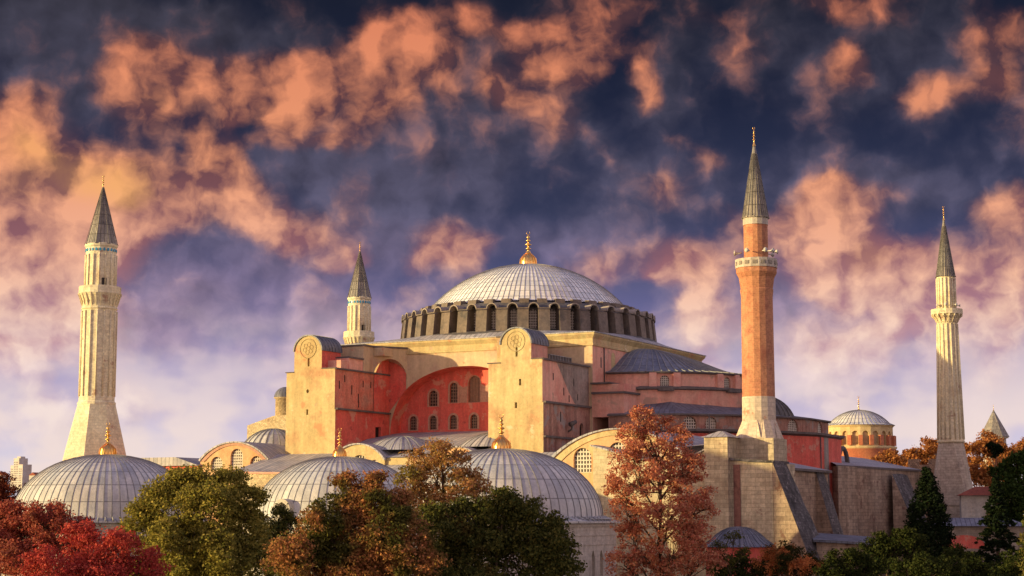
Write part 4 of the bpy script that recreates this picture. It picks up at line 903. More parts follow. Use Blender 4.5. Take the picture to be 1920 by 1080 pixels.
# ================================================================== THE THREE TOMBS
def tomb(label, c, r, z0, zt, bulb_h, ribs, ph, body_r, kind='round', wins=True, side_off=0, bulb=.95):
    t = thing('domed_tomb', label, 'tomb', (c[0], c[1], 0), 'lead domed tombs in front of the basilica')
    h = zt-z0; pr = [(r+.25, z0), (r+.02, z0+.25)]
    # slightly stilted dome
    for i in range(0, 15):
        a = PI/2*i/14; pr.append((max(.02, r*math.cos(a)**.93), z0+.3+(h-.3)*math.sin(a)**1.03))
    d = MB().lathe(pr, ribs*2, ph=R(ph), uw=.5); d.domeribs(pr[2:], ribs, ph=R(ph), m=1, w=.07, h=.05, rmin=.6)
    do = d.build('dome', [LEADD, SEAM], t)
    for k in range(len(do.data.polygons)): pass
    finial(do, 0, 0, zt-.15, bulb_h, bulb)
    b = MB(); n = 8; P = [(body_r*math.cos(R(ph+45*k)), body_r*math.sin(R(ph+45*k))) for k in range(8)]
    hs = []
    for i in range(8):
        P0 = Vector((*P[i], 0)); P1 = Vector((*P[(i+1) % 8], 0)); U = (P1-P0).normalized(); N_ = Vector((U.y, -U.x, 0)); ln = (P1-P0).length
        hl = []
        for f in (.33, .56) if wins else ():
            for zb in (z0-5.4, z0-9.8): hl.append((ln*f, zb, .85, 2.5, 'pointed')); hs.append((P0, U, N_, hl[-1]))
        b.wall(P0, U, ZUP, N_, [(0, 0), (ln, 0), (ln, z0-.3), (0, z0-.3)], [arch(*q) for q in hl], .4, 0)
        for (za, zb2, e) in ((z0-.62, z0-.45, .12), (z0-1.5, z0-1.38, .06), (z0-2.4, z0-2.32, .05)): b.extr([(0, za), (ln, za), (ln, zb2), (0, zb2)], P0-N_*.05, U, ZUP, N_, e+.05, 0)
    bo = b.build('body', [MARB], t)
    e = MB(); e.prism([(p[0]*1.035, p[1]*1.035) for p in P], z0-.3, z0-.12, 0, 0)
    n8 = 8; e.add([(p[0]*1.035, p[1]*1.035, z0-.12) for p in P]+[((r+.2)*math.cos(R(ph+45*k)), (r+.2)*math.sin(R(ph+45*k)), z0+.25) for k in range(8)], [[i, (i+1) % 8, (i+1) % 8+8, i+8] for i in range(8)], 0)
    for k in range(88):
        a = 2*PI*k/88; e.tube([((r+.1)*math.cos(a), (r+.1)*math.sin(a), z0+.33), ((body_r*.965)*math.cos(a), (body_r*.965)*math.sin(a), z0+.02)], .1, 4, 0)
    e.build('eaves', [LEADD], t)
    for (P0, U, N_, q) in hs: window(bo, P0, U, ZUP, N_, *q, nx=5, ny=12, bw=.09, mats=[GLS, GRIL], depth=.4)
    return t
v0 = -65.5
T1 = at(200, 900, 205); T2 = at(636, 900, 200); T3 = at(940, 900, 175)
t1 = tomb('lead domed tomb with gold finial below the thick left minaret', (T1.x, T1.y), 10.7, 14.9, 22.55, 3.9, 72, v0, 12.2, wins=True, bulb=1.0)
t2 = tomb('lead domed tomb with stone ring dormer in front of the left buttress tower', (T2.x, T2.y), 9.8, 14.9, 22.15, 3.4, 64, v0, 11.3, wins=True, bulb=.78)
t3 = tomb('nearest lead domed tomb with pointed windows in front of the right buttress tower', (T3.x, T3.y), 10.2, 15.0, 22.1, 3.6, 68, v0, 11.5, wins=True, bulb=.95)
# ring dormer on the middle tomb
q = at(533, 955, 191.5); rd = MB(); c0 = Vector((q.x-T2.x, q.y-T2.y, q.z)); out = Vector((c0.x, c0.y, 0)).normalized(); sd2 = Vector((-out.y, out.x, 0))
rd.extr([(1.15*math.cos(2*PI*i/24), 1.15*math.sin(2*PI*i/24)) for i in range(20, -8, -1)]+[(.72*math.cos(2*PI*i/24), .72*math.sin(2*PI*i/24)) for i in range(-7, 21)], c0-out*.6, sd2, ZUP, out, 1.1, 0)
rd.box(c0.x-1, c0.x+1, c0.y-1, c0.y+1, c0.z-2.2, c0.z-1.0, 0)
rd.build('ring_dormer', [MARBP], t2)

# ================================================================== OTHER BUILDINGS
# round domed church beyond
I0 = at(1612, 838, 370)
ir = thing('domed_church', 'round yellow and red domed church in the distance between the brick and slim minarets', 'church', (I0.x, I0.y, 0))
ri = 7.0
b = MB(); inf = seg_wall(b, (0, 0), ri, 0, 2*PI, 20, 29.6, 34.0, range(20), 1.25, 2.9, 30.1, 0, .5)
b.lathe([(ri+.6, 26.5), (ri+.6, 29.3), (ri+.8, 29.5), (ri+.8, 29.8), (ri, 29.9)], 40, m=1, mfn=lambda j: 1 if j < 1 else 0); b.lathe([(ri, 33.9), (ri+.25, 34.1), (ri+.25, 34.3)], 40, m=0)
b.lathe([(13, 0), (13, 24), (11, 26), (ri+.6, 26.6)], 32, m=1, mfn=lambda j: 1 if j == 0 else 2)
bo = b.build('drum', [mat('yellow_plaster', [(.60, .43, .20), (.66, .5, .26)], .3, .15), mat('brick_red_wall', [(.48, .14, .07), (.54, .2, .1)], .4, .15), ROOF], ir)
for (P0, U, N_, u) in inf: window(bo, P0, U, ZUP, N_, u, 30.1, 1.25, 2.9, 'round', 0, 0, .1, [mat('ochre_blind_niche', [(.5, .36, .2), (.44, .3, .17)], .5), GRIL], depth=.5)
for k in range(20):
    a = 2*PI*k/20; N_ = Vector((math.cos(a), math.sin(a), 0)); U = Vector((-N_.y, N_.x, 0))
    MB().extr([(-.42, 30.0), (.42, 30.0), (.42, 32.1), (-.42, 32.1)], N_*(ri-.1), U, ZUP, N_, .75).build('brick_pier', MATS['brick_red_wall'], bo)
p = [(ri+.5, 34.3), (ri-.6, 34.75)]+cap_profile(ri-.6, 34.75, 37.7, 10)[1:]
d = MB().lathe(p, 48).domeribs(p, 48, m=1, w=.08, h=.08, rmin=.5).build('dome', [LEADW, SEAM], ir); finial(d, 0, 0, 37.4, 3.3, .6, plain=True)
# pointed tower spire
S0 = at(1865, 830, 700)
ts = thing('pointed_tower', 'distant palace tower with conical spire above the autumn trees at far right', 'tower', (S0.x, S0.y, 0))
MB().lathe([(5.2, 0), (4.6, 46), (5.6, 46.1), (5.6, 46.6)], 8, smooth=False).build('tower_body', STG, ts)
MB().lathe([(6.0, 46.6), (.1, 57.6)], 8, smooth=False).build('spire', SPL, ts); finial(ts, 0, 0, 57.5, 2.2, .3, plain=True)
# crenellated rubble tower
C0 = at(1733, 880, 300); cr = MB(); hwid = 2.5
cr.prism([(-hwid, -hwid), (hwid, -hwid), (hwid, hwid), (-hwid, hwid)], 0, 24.0, 0)
for sx in (-1, 1):
    for sy in (-1, 1): cr.box(sx*1.75-.75, sx*1.75+.75, sy*1.75-.75, sy*1.75+.75, 24.0, 25.0, 0)
o = cr.build('rubble_tower', [mat('rubble_brick', [(.34, .22, .15), (.44, .3, .2), (.25, .16, .12)], 1.2, .1, brick=(.4, .25, .05, .55, .3), bump=.5)]); o.location = (C0.x, C0.y, 0); o.rotation_euler = (0, 0, R(20))
tag(o, 'small crenellated rubble stone tower left of the slim right minaret', 'tower')
# small white house with red tiled roof
H0 = at(1848, 930, 255); hs_ = thing('town_house', 'small white house with red tiled roof beside the slim minaret base', 'house', (H0.x, H0.y, 0)); hs_.rotation_euler = (0, 0, R(15))
w = MB(); w.wall((0, -3, 0), X, Z, S_, [(-3.6, 0), (5, 0), (5, 18.3), (-3.6, 18.3)], [arch(-2.2, 15.4, .9, 1.9, 'rect'), arch(-.2, 15.4, .9, 1.9, 'rect'), arch(2, 15.4, .9, 1.9, 'rect'), arch(-2.2, 11.2, .9, 1.9, 'rect'), arch(-.2, 11.2, .9, 1.9, 'rect')], .2, 0)
w.box(-3.6, 5, -2.99, 4, 0, 18.29, 0); hw_ = w.build('wall', WHT, hs_)
for (cx, zb) in ((-2.2, 15.4), (-.2, 15.4), (2, 15.4), (-2.2, 11.2), (-.2, 11.2)): window(hw_, (0, -3, 0), X, Z, S_, cx, zb, .9, 1.9, 'rect', 2, 3, .08, depth=.08)
MB().prism([(-4.1, -3.6), (5.5, -3.6), (5.5, 4.5), (-4.1, 4.5)], 18.3, 19.6, 0, 0, .45).build('roof', TILE, hs_)
# low gatehouse with red lunette
G0 = at(1820, 985, 235)
gh = thing('gatehouse', 'low stone gatehouse with lead roof and faded red lunette at lower right', 'building', (G0.x, G0.y, 0)); gh.rotation_euler = (0, 0, R(22))
w = MB(); ho = [arch(-2.1, 8.9, 1.35, 1.15, 'rect'), arch(.1, 8.9, 1.5, 1.2, 'rect'), arch(2.1, 9.0, .9, .8, 'rect'), arch(-.1, 5.6, .7, 1.9, 'rect'), arch(1.7, 5.6, .6, 2.0, 'rect')]
lun = [(-.9+2.9*math.cos(PI*i/16), 11.0+1.8*math.sin(PI*i/16)) for i in range(17)]
w.wall((0, 0, 0), X, Z, S_, [(-4.2, 0), (7.2, 0), (7.2, 14.0), (-4.2, 14.0)], ho+[lun], .3, 0)
w.box(-4.2, 7.2, .3, 7, 0, 13.99, 0); w.box(-4.2, 4, -.25, -.02, 7.6, 7.85, 0)
for i in range(12): w.box(-4.0+i*.65, -3.75+i*.65, -.2, -.03, 5.2, 7.6, 0)
gw = w.build('wall', mat('grey_gate_stone', [(.30, .24, .19), (.38, .31, .24)], .5, .3, brick=(1.2, .5, .02, .7, .1)), gh)
MB().add([(p_[0], .05, p_[1]) for p_ in lun], [list(range(17))[::-1]]).build('red_lunette', RED, gw)
for h_ in ho: MB().add([(p_[0], .28, p_[1]) for p_ in h_], [list(range(len(h_)))]).build('opening', DARK, gw)
MB().prism([(-4.9, -.7), (7.9, -.7), (7.9, 7.6), (-4.9, 7.6)], 14.0, 15.1, 0, 0, .55).build('roof', LEAD, gh)
gx = MB(); 
for i in range(5): gx.box(5.2+i*.0, 5.3, -2.2+i*.02, -2.1, 4, 9)
# low lead-roofed annexe at the foot of the buttress
A0_ = at(1588, 1012, 197)
an = thing('stone_annexe', 'low stone annexe with flat lead roof below the sloping buttresses', 'building', (A0_.x, A0_.y, 0)); an.rotation_euler = (0, 0, R(22))
w = MB(); w.wall((0, 0, 0), X, Z, S_, [(-3.4, 0), (2.9, 0), (2.9, 12.4), (-3.4, 12.4)], [arch(-.2, 7.2, 1.2, 3.2, 'pointed')], .4, 0); w.box(-3.4, 2.9, .4, 5, 0, 12.39, 0); w.add([(-1, .38, 7), (.7, .38, 7), (.7, .38, 10.8), (-1, .38, 10.8)], [[0, 1, 2, 3]], 1)
w.build('wall', [ASH, DARK], an)
MB().add([(-3.8, -.4, 12.75), (3.4, -.4, 12.35), (3.2, 5.2, 13.0), (-3.8, 5.2, 13.5), (-3.8, -.4, 12.5), (3.4, -.4, 12.1)], [[0, 1, 2, 3], [4, 5, 1, 0]]).build('roof', LEAD, an)
# low lead cupola on a red wall
K0 = at(1385, 1005, 183)
ku = thing('lead_cupola', 'low lead cupola on red walls at the foot of the ashlar pier', 'building', (K0.x, K0.y, 0))
p = [(3.9, 12.2), (2.8, 13.0)]+cap_profile(2.8, 13.0, 14.3, 8)[1:]
MB().lathe(p, 32).domeribs(p, 32, w=.05, h=.05, m=0, rmin=.4).build('roof', [LEAD], ku)
w = MB(); ik = seg_wall(w, (0, 0), 3.7, 0, 2*PI, 8, 0, 12.2, range(8), .8, 1.8, 9.2, 0, .3); kw = w.build('wall', RED, ku)
for (P0, U, N_, u) in ik: window(kw, P0, U, ZUP, N_, u, 9.2, .8, 1.8, 'round', 3, 4, .08, depth=.3)

# distant tower blocks on the hill
B0 = at(40, 885, 2500); tb = thing('tower_block', 'distant pale hotel tower with two lower wings on the left horizon', 'building', (B0.x, B0.y, 50)); tb.rotation_euler = (0, 0, R(-10))
for (nm_, x0, x1, z1) in (('wing', -17, -9, 36), ('main_tower', -8.9, 3.5, 46), ('wing', 3.6, 13, 37)):
    w = MB(); w.box(x0, x1, -8+abs(x0)*.1, 8, 0, z1, 0); 
    if nm_ == 'main_tower': w.box(x0+3, x1-1, -4, 4, z1, z1+2.5, 0)
    wo = w.build(nm_, HOTL, tb)
    for r_ in range(int((z1-6)/3.2)):
        k = 2 if nm_ == 'wing' else 3
        q_ = MB(); yf = -8+abs(x0)*.1
        for j in range(k):
            u0 = x0+1+(x1-x0-2)*j/k; q_.box(u0, u0+(x1-x0-2)/k*.6, yf-.15, yf+.1, 4+r_*3.2, 5.6+r_*3.2)
        q_.build('window_band', mat('far_glass', [(.12, .12, .14), (.16, .15, .16)], .1, rough=.3), wo)
for k, (pxx, hh) in enumerate(((66, 12), (74, 9), (-8, 10), (4, 13))):
    q = at(pxx, 896, 2300); o = MB().box(-6, 6, -5, 5, 0, hh, 0).extr([(-6.5, hh), (6.5, hh), (0, hh+4)], (0, -5.5, 0), X, Z, Y, 11, 1).build('hill_house', [WHT, TILE]); o.location = (q.x, q.y, 55)
    tag(o, 'tiny pale houses with tiled roofs on the far hill at left', 'house', 'houses on the far hill')

# ================================================================== GROUND, HILL, SURROUNDINGS
g = MB(); g.add([(-9000, -9000, 0), (9000, -9000, 0), (9000, 9000, 0), (-9000, 9000, 0)], [[0, 1, 2, 3]]); o = g.build('ground', GRND); o['kind'] = 'structure'
hl = MB(); n = 60; rows_ = 5; vs = []
for j in range(rows_+1):
    for i in range(n+1):
        a = R(15+130*i/n); d = 2000+j*500; zz = (0, 48, 60, 66, 60, 0)[j]*(.75+.25*math.sin(i*.7)+.12*math.sin(i*1.9))
        if i > 34: zz *= .25
        vs.append((d*math.cos(a)+118, d*math.sin(a)-231, max(-.5, zz-.5)))
hl.add(vs, [[j*(n+1)+i+1, j*(n+1)+i, (j+1)*(n+1)+i, (j+1)*(n+1)+i+1] for j in range(rows_) for i in range(n)], smooth=True)
o = hl.build('hills', HILL); o['kind'] = 'structure'

def leafmat(name, cols, cols2=None, th=.5, sc=.35, tr=.35):
    mt = bpy.data.materials.new(name); mt.use_nodes = True; nt = mt.node_tree; N = nt.nodes; K = nt.links; N.remove(N['Principled BSDF'])
    gi = N.new('ShaderNodeNewGeometry')
    def rp(cs):
        x = N.new('ShaderNodeValToRGB'); e = x.color_ramp.elements
        while len(e) < len(cs): e.new(.5)
        for i, c in enumerate(cs): e[i].position = i/max(1, len(cs)-1); e[i].color = (*c, 1)
        K.new(gi.outputs['Random Per Island'], x.inputs[0]); return x.outputs[0]
    c = rp(cols)
    if cols2:
        tc = N.new('ShaderNodeTexCoord'); no = N.new('ShaderNodeTexNoise'); no.inputs['Scale'].default_value = sc; no.inputs['Detail'].default_value = 2; K.new(tc.outputs['Object'], no.inputs[0])
        m_ = N.new('ShaderNodeMapRange'); K.new(no.outputs[0], m_.inputs[0]); m_.inputs[1].default_value = th-.05; m_.inputs[2].default_value = th+.05
        x = N.new('ShaderNodeMix'); x.data_type = 'RGBA'; K.new(m_.outputs[0], x.inputs[0]); K.new(c, x.inputs[6]); K.new(rp(cols2), x.inputs[7]); c = x.outputs[2]
    d = N.new('ShaderNodeBsdfDiffuse'); t = N.new('ShaderNodeBsdfTranslucent'); ms = N.new('ShaderNodeMixShader'); ms.inputs[0].default_value = tr
    K.new(c, d.inputs[0]); K.new(c, t.inputs[0]); K.new(d.outputs[0], ms.inputs[1]); K.new(t.outputs[0], ms.inputs[2]); K.new(ms.outputs[0], N['Material Output'].inputs[0])
    return mt

def foliage(name, clumps, per, size, mt, parent, flat=.6, droop=0.0):
    """clumps: (n,4) centre + radius. Every leaf is a small pointed face of its own."""
    C = np.repeat(clumps, per, axis=0); n = len(C)
    g = rng.normal(size=(n, 3)); g /= np.linalg.norm(g, axis=1)[:, None]; g *= (rng.random(n)**.45)[:, None]
    P = C[:, :3]+g*C[:, 3:4]*np.array([1, 1, flat])
    nn = g*.6+rng.normal(size=(n, 3))*.7+np.array([0, 0, .5]); nn /= np.linalg.norm(nn, axis=1)[:, None]
    a = rng.normal(size=(n, 3)); a[:, 2] -= droop; u = np.cross(nn, a); u /= np.linalg.norm(u, axis=1)[:, None]; v = np.cross(nn, u)
    s = (size*(.45+1.1*rng.random(n)**1.3))[:, None]
    V = np.empty((n, 4, 3)); V[:, 0] = P-u*s*.5; V[:, 1] = P-v*s*.32+nn*s*.06; V[:, 2] = P+u*s*.5; V[:, 3] = P+v*s*.32+nn*s*.06
    me = bpy.data.meshes.new(name); me.vertices.add(n*4); me.vertices.foreach_set('co', V.reshape(-1)); me.loops.add(n*4); me.loops.foreach_set('vertex_index', np.arange(n*4))
    me.polygons.add(n); me.polygons.foreach_set('loop_start', np.arange(0, n*4, 4)); me.polygons.foreach_set('loop_total', np.full(n, 4)); me.update(); me.materials.append(mt)
    o = bpy.data.objects.new(name, me); col.objects.link(o); o.parent = parent; return o

def tree(name, label, cat, d, lobes, trunk_px, mt, dens=1.0, leaf=.24, clump=.62, group=None, trunk_r=.35, per=24, bare=0.0, top_bark=None):
    """lobes: (px, py, radius px, depth offset m) seen from the camera spot, turned into metres at distance d"""
    s = d/FOC; tp = at(trunk_px, 900, d); bx, by = tp.x, tp.y
    t = thing(name, label, cat, (bx, by, 0), group)
    lw = []
    for lb in lobes:
        px, py, r = lb[:3]; off = lb[3] if len(lb) > 3 else rng.uniform(-.8, .8)*r*s
        q = at(px, py, d)+FWD*off; lw.append((q.x-bx, q.y-by, q.z, r*s))
    sub = []
    for (x, y, z, r) in lw:
        for _ in range(5):
            g = rng.normal(size=3); g[2] = abs(g[2])*.9+.1; g /= np.linalg.norm(g); f = rng.uniform(.28, .45); sub.append((x+g[0]*r*.9, y+g[1]*r*.9, z+g[2]*r*.85, r*f))
    cl = []
    for (x, y, z, r) in [(a, b, c, r*.9) for (a, b, c, r) in lw]+sub:
        k = int(dens*14*(r/clump/1.6)**2)+3
        for _ in range(k):
            g = rng.normal(size=3); g /= np.linalg.norm(g); rr = r*(.45+.6*rng.random()**.6)*.92
            cz = z+g[2]*rr*.95
            if cz < .6: continue
            cl.append((x+g[0]*rr, y+g[1]*rr, cz, clump*(.55+.8*rng.random())))
    cl = np.array(cl)
    foliage('crown', cl, int(per*1.5) if d < 160 else per, leaf*(.8 if d < 160 else 1), mt, t)
    tb = MB(); zt = max(l[2] for l in lw); zc = sum(l[2] for l in lw)/len(lw)
    mx = sum(l[0]*l[3] for l in lw)/sum(l[3] for l in lw)*.6; my = sum(l[1]*l[3] for l in lw)/sum(l[3] for l in lw)*.6
    pts = [(0, 0, -.3), (0, 0, 1)]; H = zt*.93; m_ = 7
    for i in range(1, m_+1):
        f = i/m_; pts.append((mx*f+random.uniform(-.15, .15), my*f+random.uniform(-.15, .15), 1+(H-1)*f))
    tb.tube(pts, [trunk_r*1.3, trunk_r]+[trunk_r*(1-.88*i/m_) for i in range(1, m_+1)], 8)
    def ptz(z):
        f = max(0, min(1, (z-1)/(H-1))); return Vector((mx*f, my*f, z))
    for (x, y, z, r) in lw:
        zs = max(1.5, z-r*.9-abs(math.hypot(x-mx, y-my))*.5); zs = min(zs, H*.9)
        a = ptz(zs); b = Vector((x, y, z)); mid = (a+b)/2+Vector((random.uniform(-.3, .3), random.uniform(-.3, .3), .3)); r0 = max(.06, trunk_r*.45*(1-zs/H*.6))
        tb.tube([a, mid, b, b+Vector((0, 0, r*.5))], [r0, r0*.65, r0*.4, .03], 6)
        near = [c for c in cl if (c[0]-x)**2+(c[1]-y)**2+(c[2]-z)**2 < (r*1.2)**2]
        for c in near[::max(1, len(near)//12)]:
            tb.tube([mid+(b-mid)*random.random(), ((mid+b)/2+Vector(c[:3]))/2+Vector((0, 0, .15)), Vector(c[:3])], [r0*.3, r0*.2, .02], 5)
    tb.build('trunk', top_bark or BARK, t)
    return t
GRN = leafmat('yellow_green_leaf', [(.12, .13, .03), (.26, .24, .05), (.46, .36, .08), (.18, .17, .04), (.36, .29, .06)], tr=.3)
DGR = leafmat('dark_green_leaf', [(.045, .06, .018), (.09, .095, .026), (.17, .15, .038)], [(.12, .08, .025), (.15, .08, .03)], .66, .4, .25)
CRM = leafmat('crimson_leaf', [(.44, .10, .07), (.34, .07, .05), (.50, .17, .11), (.24, .07, .045)], [(.34, .14, .08), (.42, .14, .09)], .6, .5, .3)
RDL = leafmat('bright_red_leaf', [(.52, .075, .06), (.42, .05, .045), (.58, .13, .09), (.30, .045, .035)], tr=.3)
MAR = leafmat('maroon_leaf', [(.13, .03, .02), (.20, .06, .03), (.09, .02, .015)], tr=.3)
RST = leafmat('rusty_leaf', [(.40, .16, .08), (.50, .22, .09), (.26, .13, .05), (.26, .18, .05)], [(.08, .085, .025), (.13, .12, .03), (.06, .06, .02)], .52, .35, .3)
GLD = leafmat('golden_leaf', [(.46, .27, .09), (.38, .22, .07), (.52, .24, .12), (.26, .18, .06)], [(.22, .18, .05), (.30, .22, .06)], .58, .5, .35)
ORL = leafmat('orange_red_leaf', [(.60, .25, .14), (.54, .18, .11), (.66, .36, .20), (.36, .12, .07), (.60, .18, .12)], tr=.35)
AUT = leafmat('autumn_leaf', [(.44, .18, .06), (.36, .13, .045), (.5, .24, .08), (.24, .09, .04)], tr=.3)
CON = leafmat('conifer_needle', [(.008, .015, .008), (.015, .024, .011), (.022, .03, .013)], tr=.1)
CED = leafmat('cedar_needle', [(.10, .11, .03), (.15, .11, .03), (.06, .08, .02)], tr=.2)
PIN = leafmat('pine_needle', [(.03, .06, .015), (.05, .08, .02), (.02, .035, .01)], tr=.2)

tree('maroon_tree', 'dark maroon tree at far left behind the left tomb dome', 'tree', 255, [(15, 935, 50), (-30, 940, 60), (45, 955, 38), (0, 990, 60), (60, 1000, 45)], 10, MAR, 1.1, .34, .9)
tree('crimson_tree', 'crimson leaved tree at the lower left edge in front of the left tomb dome', 'tree', 118, [(40, 1000, 58), (100, 985, 45), (150, 1000, 38), (0, 1030, 60), (70, 1060, 60), (-20, 985, 40), (20, 970, 30), (130, 1050, 50)], 50, CRM, 1.7, .21, .5)
tree('red_tree', 'bright scarlet tree bottom left with a rounded crown', 'tree', 100, [(160, 1050, 62), (215, 1035, 45), (110, 1075, 50), (255, 1075, 45), (180, 1090, 60), (230, 1100, 60)], 180, RDL, 1.3, .18, .45)
tree('green_maple', 'large yellow green tree between the left and middle tomb domes', 'tree', 112, [(310, 925, 32), (345, 905, 34), (385, 900, 34), (425, 915, 36), (460, 940, 30), (330, 960, 55), (400, 965, 62), (270, 960, 28), (275, 1005, 45), (455, 1000, 48), (340, 1030, 75), (430, 1060, 70), (290, 1080, 50), (495, 1040, 35), (375, 1090, 70)], 380, GRN, 2.1, .22, .55)
tree('rusty_maple', 'rusty brown and green foreground tree covering the foot of the middle tomb dome', 'tree', 100, [(560, 1040, 52), (610, 985, 40), (650, 960, 36), (700, 950, 36), (680, 925, 28), (530, 1075, 40), (640, 1030, 62), (720, 1000, 60), (600, 1080, 60), (700, 1070, 70), (770, 1050, 60), (660, 1100, 70), (740, 950, 30), (645, 905, 18), (700, 905, 20), (590, 1010, 45), (760, 1000, 45)], 650, RST, 2.0, .20, .5)
tree('dark_green_tree', 'broad dark green foreground tree before the nearest tomb dome', 'tree', 104, [(830, 1000, 48), (880, 975, 38), (930, 985, 50), (985, 970, 34), (1000, 1010, 55), (1040, 1040, 45), (900, 1040, 70), (980, 1070, 70), (820, 1070, 60), (1055, 1080, 40), (880, 1100, 70), (940, 940, 24), (960, 955, 26)], 930, DGR, 2.0, .21, .52)
tree('golden_tree', 'tall thin golden brown tree rising between the middle and nearest tomb domes', 'tree', 138, [(825, 845, 26), (790, 870, 30), (850, 870, 32), (820, 900, 42), (775, 915, 36), (870, 905, 34), (800, 950, 50), (860, 945, 48), (905, 930, 26), (755, 950, 32), (830, 990, 50), (900, 970, 30)], 830, GLD, .7, .25, .6, per=22)
tree('orange_tree', 'tall orange red tree with dark trunk standing right of the nearest tomb', 'tree', 148, [(1200, 785, 22), (1235, 800, 24), (1180, 815, 24), (1270, 825, 28), (1215, 840, 40), (1170, 860, 32), (1265, 870, 42), (1300, 880, 28), (1190, 900, 48), (1240, 920, 55), (1290, 930, 42), (1160, 930, 32), (1320, 955, 28), (1175, 965, 40), (1250, 975, 55), (1310, 1000, 36), (1190, 1020, 38), (1260, 1040, 55), (1170, 1060, 36), (1310, 1060, 45), (1220, 1085, 50)], 1238, ORL, .66, .24, .55, trunk_r=.42, per=22)
tree('dark_shrub', 'dark shrub filling the gap between the green maple and the rusty maple', 'bush', 130, [(505, 1000, 30), (520, 1030, 34), (490, 1060, 40), (540, 990, 22), (525, 965, 16)], 505, DGR, 1.3, .22, .5)
tree('small_orange_tree', 'small dark bushy tree with a patch of orange leaves below the large sloping buttress', 'tree', 150, [(1470, 1045, 32), (1440, 1060, 28), (1505, 1060, 28), (1475, 1085, 45)], 1475, leafmat('mixed_orange_green_leaf', [(.03, .035, .012), (.05, .045, .015)], [(.55, .17, .06), (.6, .25, .09)], .54, .5), 1.2, .22, .5)
tree('sapling', 'thin dark sapling in front of the lead cupola', 'tree', 150, [(1375, 1010, 16), (1350, 1030, 14), (1395, 1040, 14), (1360, 1060, 20)], 1372, DGR, .45, .18, .45, trunk_r=.12, per=14)
BSH = leafmat('dark_bush_leaf', [(.02, .032, .010), (.04, .05, .015), (.06, .065, .018)], tr=.15)
BK = 'dark shrubs and bushy trees at lower right'
for (nm_, lab, d, lb, m_) in (('bush', 'dark bush in front of the red wall of the lead cupola', 155, [(1350, 1062, 26), (1390, 1058, 22), (1420, 1075, 26), (1370, 1088, 30)], BSH),
        ('bush', 'dark evergreen bush between the cypress and the gatehouse wall', 160, [(1790, 1045, 22), (1775, 1060, 24)], BSH),
        ('bush', 'rounded dark bush at the foot of the stone annexe', 165, [(1590, 1062, 34), (1560, 1080, 34), (1625, 1075, 34)], BSH),
        ('bush', 'wide dark green bush left of the tall cypress foot', 172, [(1650, 1030, 30), (1690, 1015, 26), (1720, 1035, 30), (1680, 1060, 45), (1635, 1060, 34)], BSH),
        ('bush', 'olive green bush at the very bottom below the cypress', 135, [(1740, 1070, 34), (1705, 1080, 34), (1775, 1078, 32)], BSH),
        ('bush', 'low dark bush under the gatehouse windows', 150, [(1830, 1075, 34), (1870, 1085, 36), (1800, 1090, 34)], BSH),
        ('bush', 'dark green bush in the bottom right corner', 140, [(1905, 1065, 34), (1930, 1050, 40), (1880, 1090, 36)], BSH)):
    tree(nm_, lab, 'bush', d, lb, lb[0][0], m_, 1.3, .22, .5, BK)
tree('autumn_tree', 'small orange brown tree right of the round distant church', 'tree', 320, [(1660, 862, 20), (1645, 875, 18), (1680, 872, 16), (1660, 895, 26)], 1660, AUT, 1.1, .5, 1.1)
tree('autumn_tree', 'orange tree behind the crenellated rubble tower', 'tree', 340, [(1735, 845, 22), (1712, 860, 20), (1752, 850, 24), (1730, 880, 30), (1700, 885, 18)], 1730, AUT, 1.1, .5, 1.1)
tree('autumn_tree', 'broad orange brown tree right of the slim minaret below the distant spire', 'tree', 330, [(1830, 850, 28), (1815, 880, 26), (1860, 840, 28), (1878, 860, 22), (1850, 890, 36), (1820, 910, 30), (1880, 900, 26)], 1845, AUT, 1.1, .5, 1.1)
tree('autumn_tree', 'orange tree top behind the green pine at the right edge', 'tree', 360, [(1915, 845, 20), (1900, 858, 16), (1935, 850, 24)], 1915, AUT, 1.1, .5, 1.1)
tree('stone_pine', 'umbrella pine with a bright green top at the right edge', 'tree', 250, [(1905, 868, 18), (1930, 862, 24), (1890, 890, 24), (1920, 900, 34), (1895, 930, 34), (1925, 950, 34), (1890, 970, 26), (1915, 1000, 34)], 1915, PIN, 1.5, .4, .9)
tree('small_pine', 'small dark pine with a bare reddish trunk in front of the autumn trees', 'tree', 290, [(1866, 848, 11), (1860, 838, 8), (1874, 843, 8)], 1867, CON, 1.6, .35, .7, trunk_r=.5, top_bark=mat('red_pine_bark', [(.30, .14, .08), (.36, .18, .1)], 2))
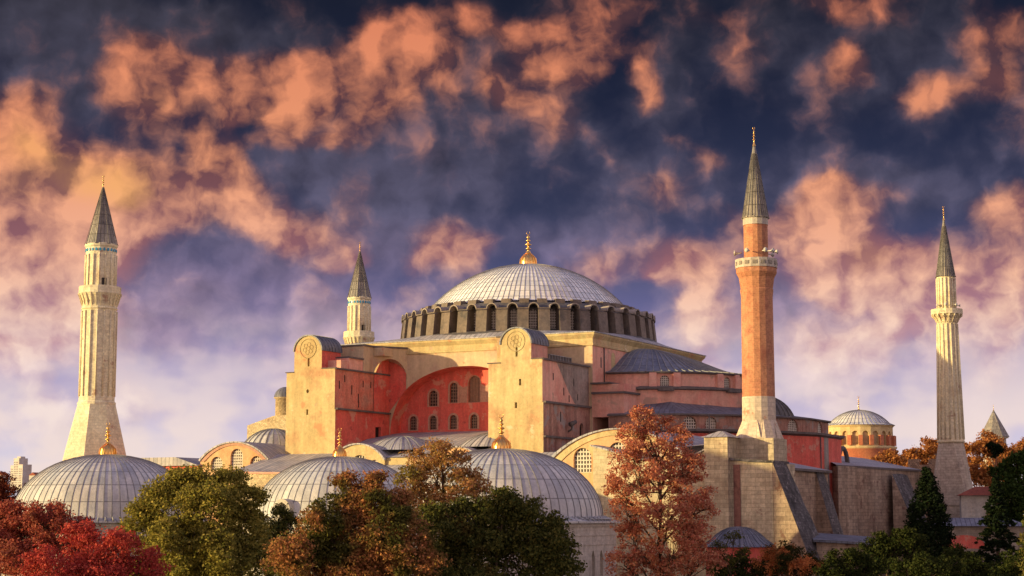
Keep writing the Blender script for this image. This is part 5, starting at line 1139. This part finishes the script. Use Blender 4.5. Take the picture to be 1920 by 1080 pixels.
# conifers
def conifer(name, label, d, px, top_py, base_py, halfw, mt, n=1500, leaf=.35, pw=.75, tiers=0, per=22):
    s = d/FOC; c = at(px, top_py, d); zt = c.z; zb = 1.0; t = thing(name, label, 'tree', (c.x, c.y, 0)); cl = []
    zlow = at(px, base_py, d).z; hw = halfw*s
    for _ in range(n):
        f = rng.random()**.8; z = zt-(zt-zb)*f
        w = hw*min(1.0, ((zt-z)/(zt-zlow+.01)*1.25)**pw) if tiers == 0 else hw*min(1, (zt-z)/(zt-zlow)*1.1)*(.35+.65*(((zt-z)*tiers) % 1.0))
        a = rng.uniform(0, 2*PI); r = w*(.55+.45*rng.random())
        cl.append((r*math.cos(a), r*math.sin(a), z-.12*r, .42 if tiers == 0 else .38))
    foliage('crown', np.array(cl), per, leaf, mt, t, flat=1.3 if tiers == 0 else .45, droop=1.0)
    tb = MB().tube([(0, 0, -.2), (0, 0, zt*.5), (0, 0, zt-.3)], [.35, .22, .04], 8)
    for k in range(60):
        z = zb+(zt-zb)*k/60; a = k*2.4; w = hw*.7*min(1, (zt-z)/(zt-zlow)); tb.tube([(0, 0, z), (w*math.cos(a), w*math.sin(a), z+.1*w)], [.07, .02], 4)
    tb.build('trunk', BARK, t); return t
conifer('cypress', 'tall dark cypress left of the slim minaret base', 190, 1738, 880, 1000, 42, CON, 1500, .3)
conifer('spruce', 'dark spruce with drooping layered branches in front of the gatehouse', 200, 1866, 893, 1030, 52, CON, 1300, .3, tiers=.55)
cd_ = conifer('cedar', 'yellow green cedar with layered sunlit branches at the right edge', 120, 1928, 955, 1075, 36, CED, 420, .2, tiers=.8, per=18)

# ---- unseen, beyond the left edge: a block and trees added to throw shade
shade_block = thing('shadow_block', 'unseen gabled block added to shade the corner pier', 'building', (0, 0, 0))  # added block, shaped only for the shadow it throws on the pier
SD = Vector((sd.x, sd.y, 0)).normalized(); SN = Vector((-SD.y, SD.x, 0))
def hp(t, s_): 
    return Vector((52, -43.2, 0))+SD*t+SN*s_
HT = math.tan(SUN_EL)
o0 = hp(104, 0)
hz = lambda z: z+104*HT
b = MB(); b.extr([(-7.5, 0), (1.2, 0), (1.2, hz(20.4)), (-4.5, hz(22.1)), (-7.5, hz(21.2))], o0, SN, ZUP, SD, 14, 0); b.build('wall', LIME, shade_block)
MB().extr([(-7.8, hz(21.1)), (-4.5, hz(22.15)), (1.5, hz(20.35)), (1.5, hz(20.6)), (-4.5, hz(22.4)), (-7.8, hz(21.35))], o0-SD*.2, SN, ZUP, SD, 14.4, 0).build('roof', ROOF, shade_block)
PLN = 'added shade trees beyond the left edge'
for (t_, s_, h_) in ((120, 14, 27), (116, 22, 26), (122, 31, 25), (97, 40, 25), (99, 49, 24)):  # added trees, placed and sized for the shade they throw
    q = hp(t_, s_); tt = thing('shade_tree', 'unseen plane tree added for its shade', 'tree', (q.x, q.y, 0), PLN); cl = []
    for _ in range(420):
        g_ = rng.normal(size=3); g_ /= np.linalg.norm(g_); r_ = rng.random()**.5; cl.append((g_[0]*6*r_, g_[1]*6*r_, h_-7+g_[2]*7*r_, 1.1))
    foliage('crown', np.array(cl), 24, .5, DGR, tt)
    MB().tube([(0, 0, -.3), (.2, 0, h_*.4), (0, .2, h_*.9)], [.6, .45, .1], 8).build('trunk', BARK, tt)
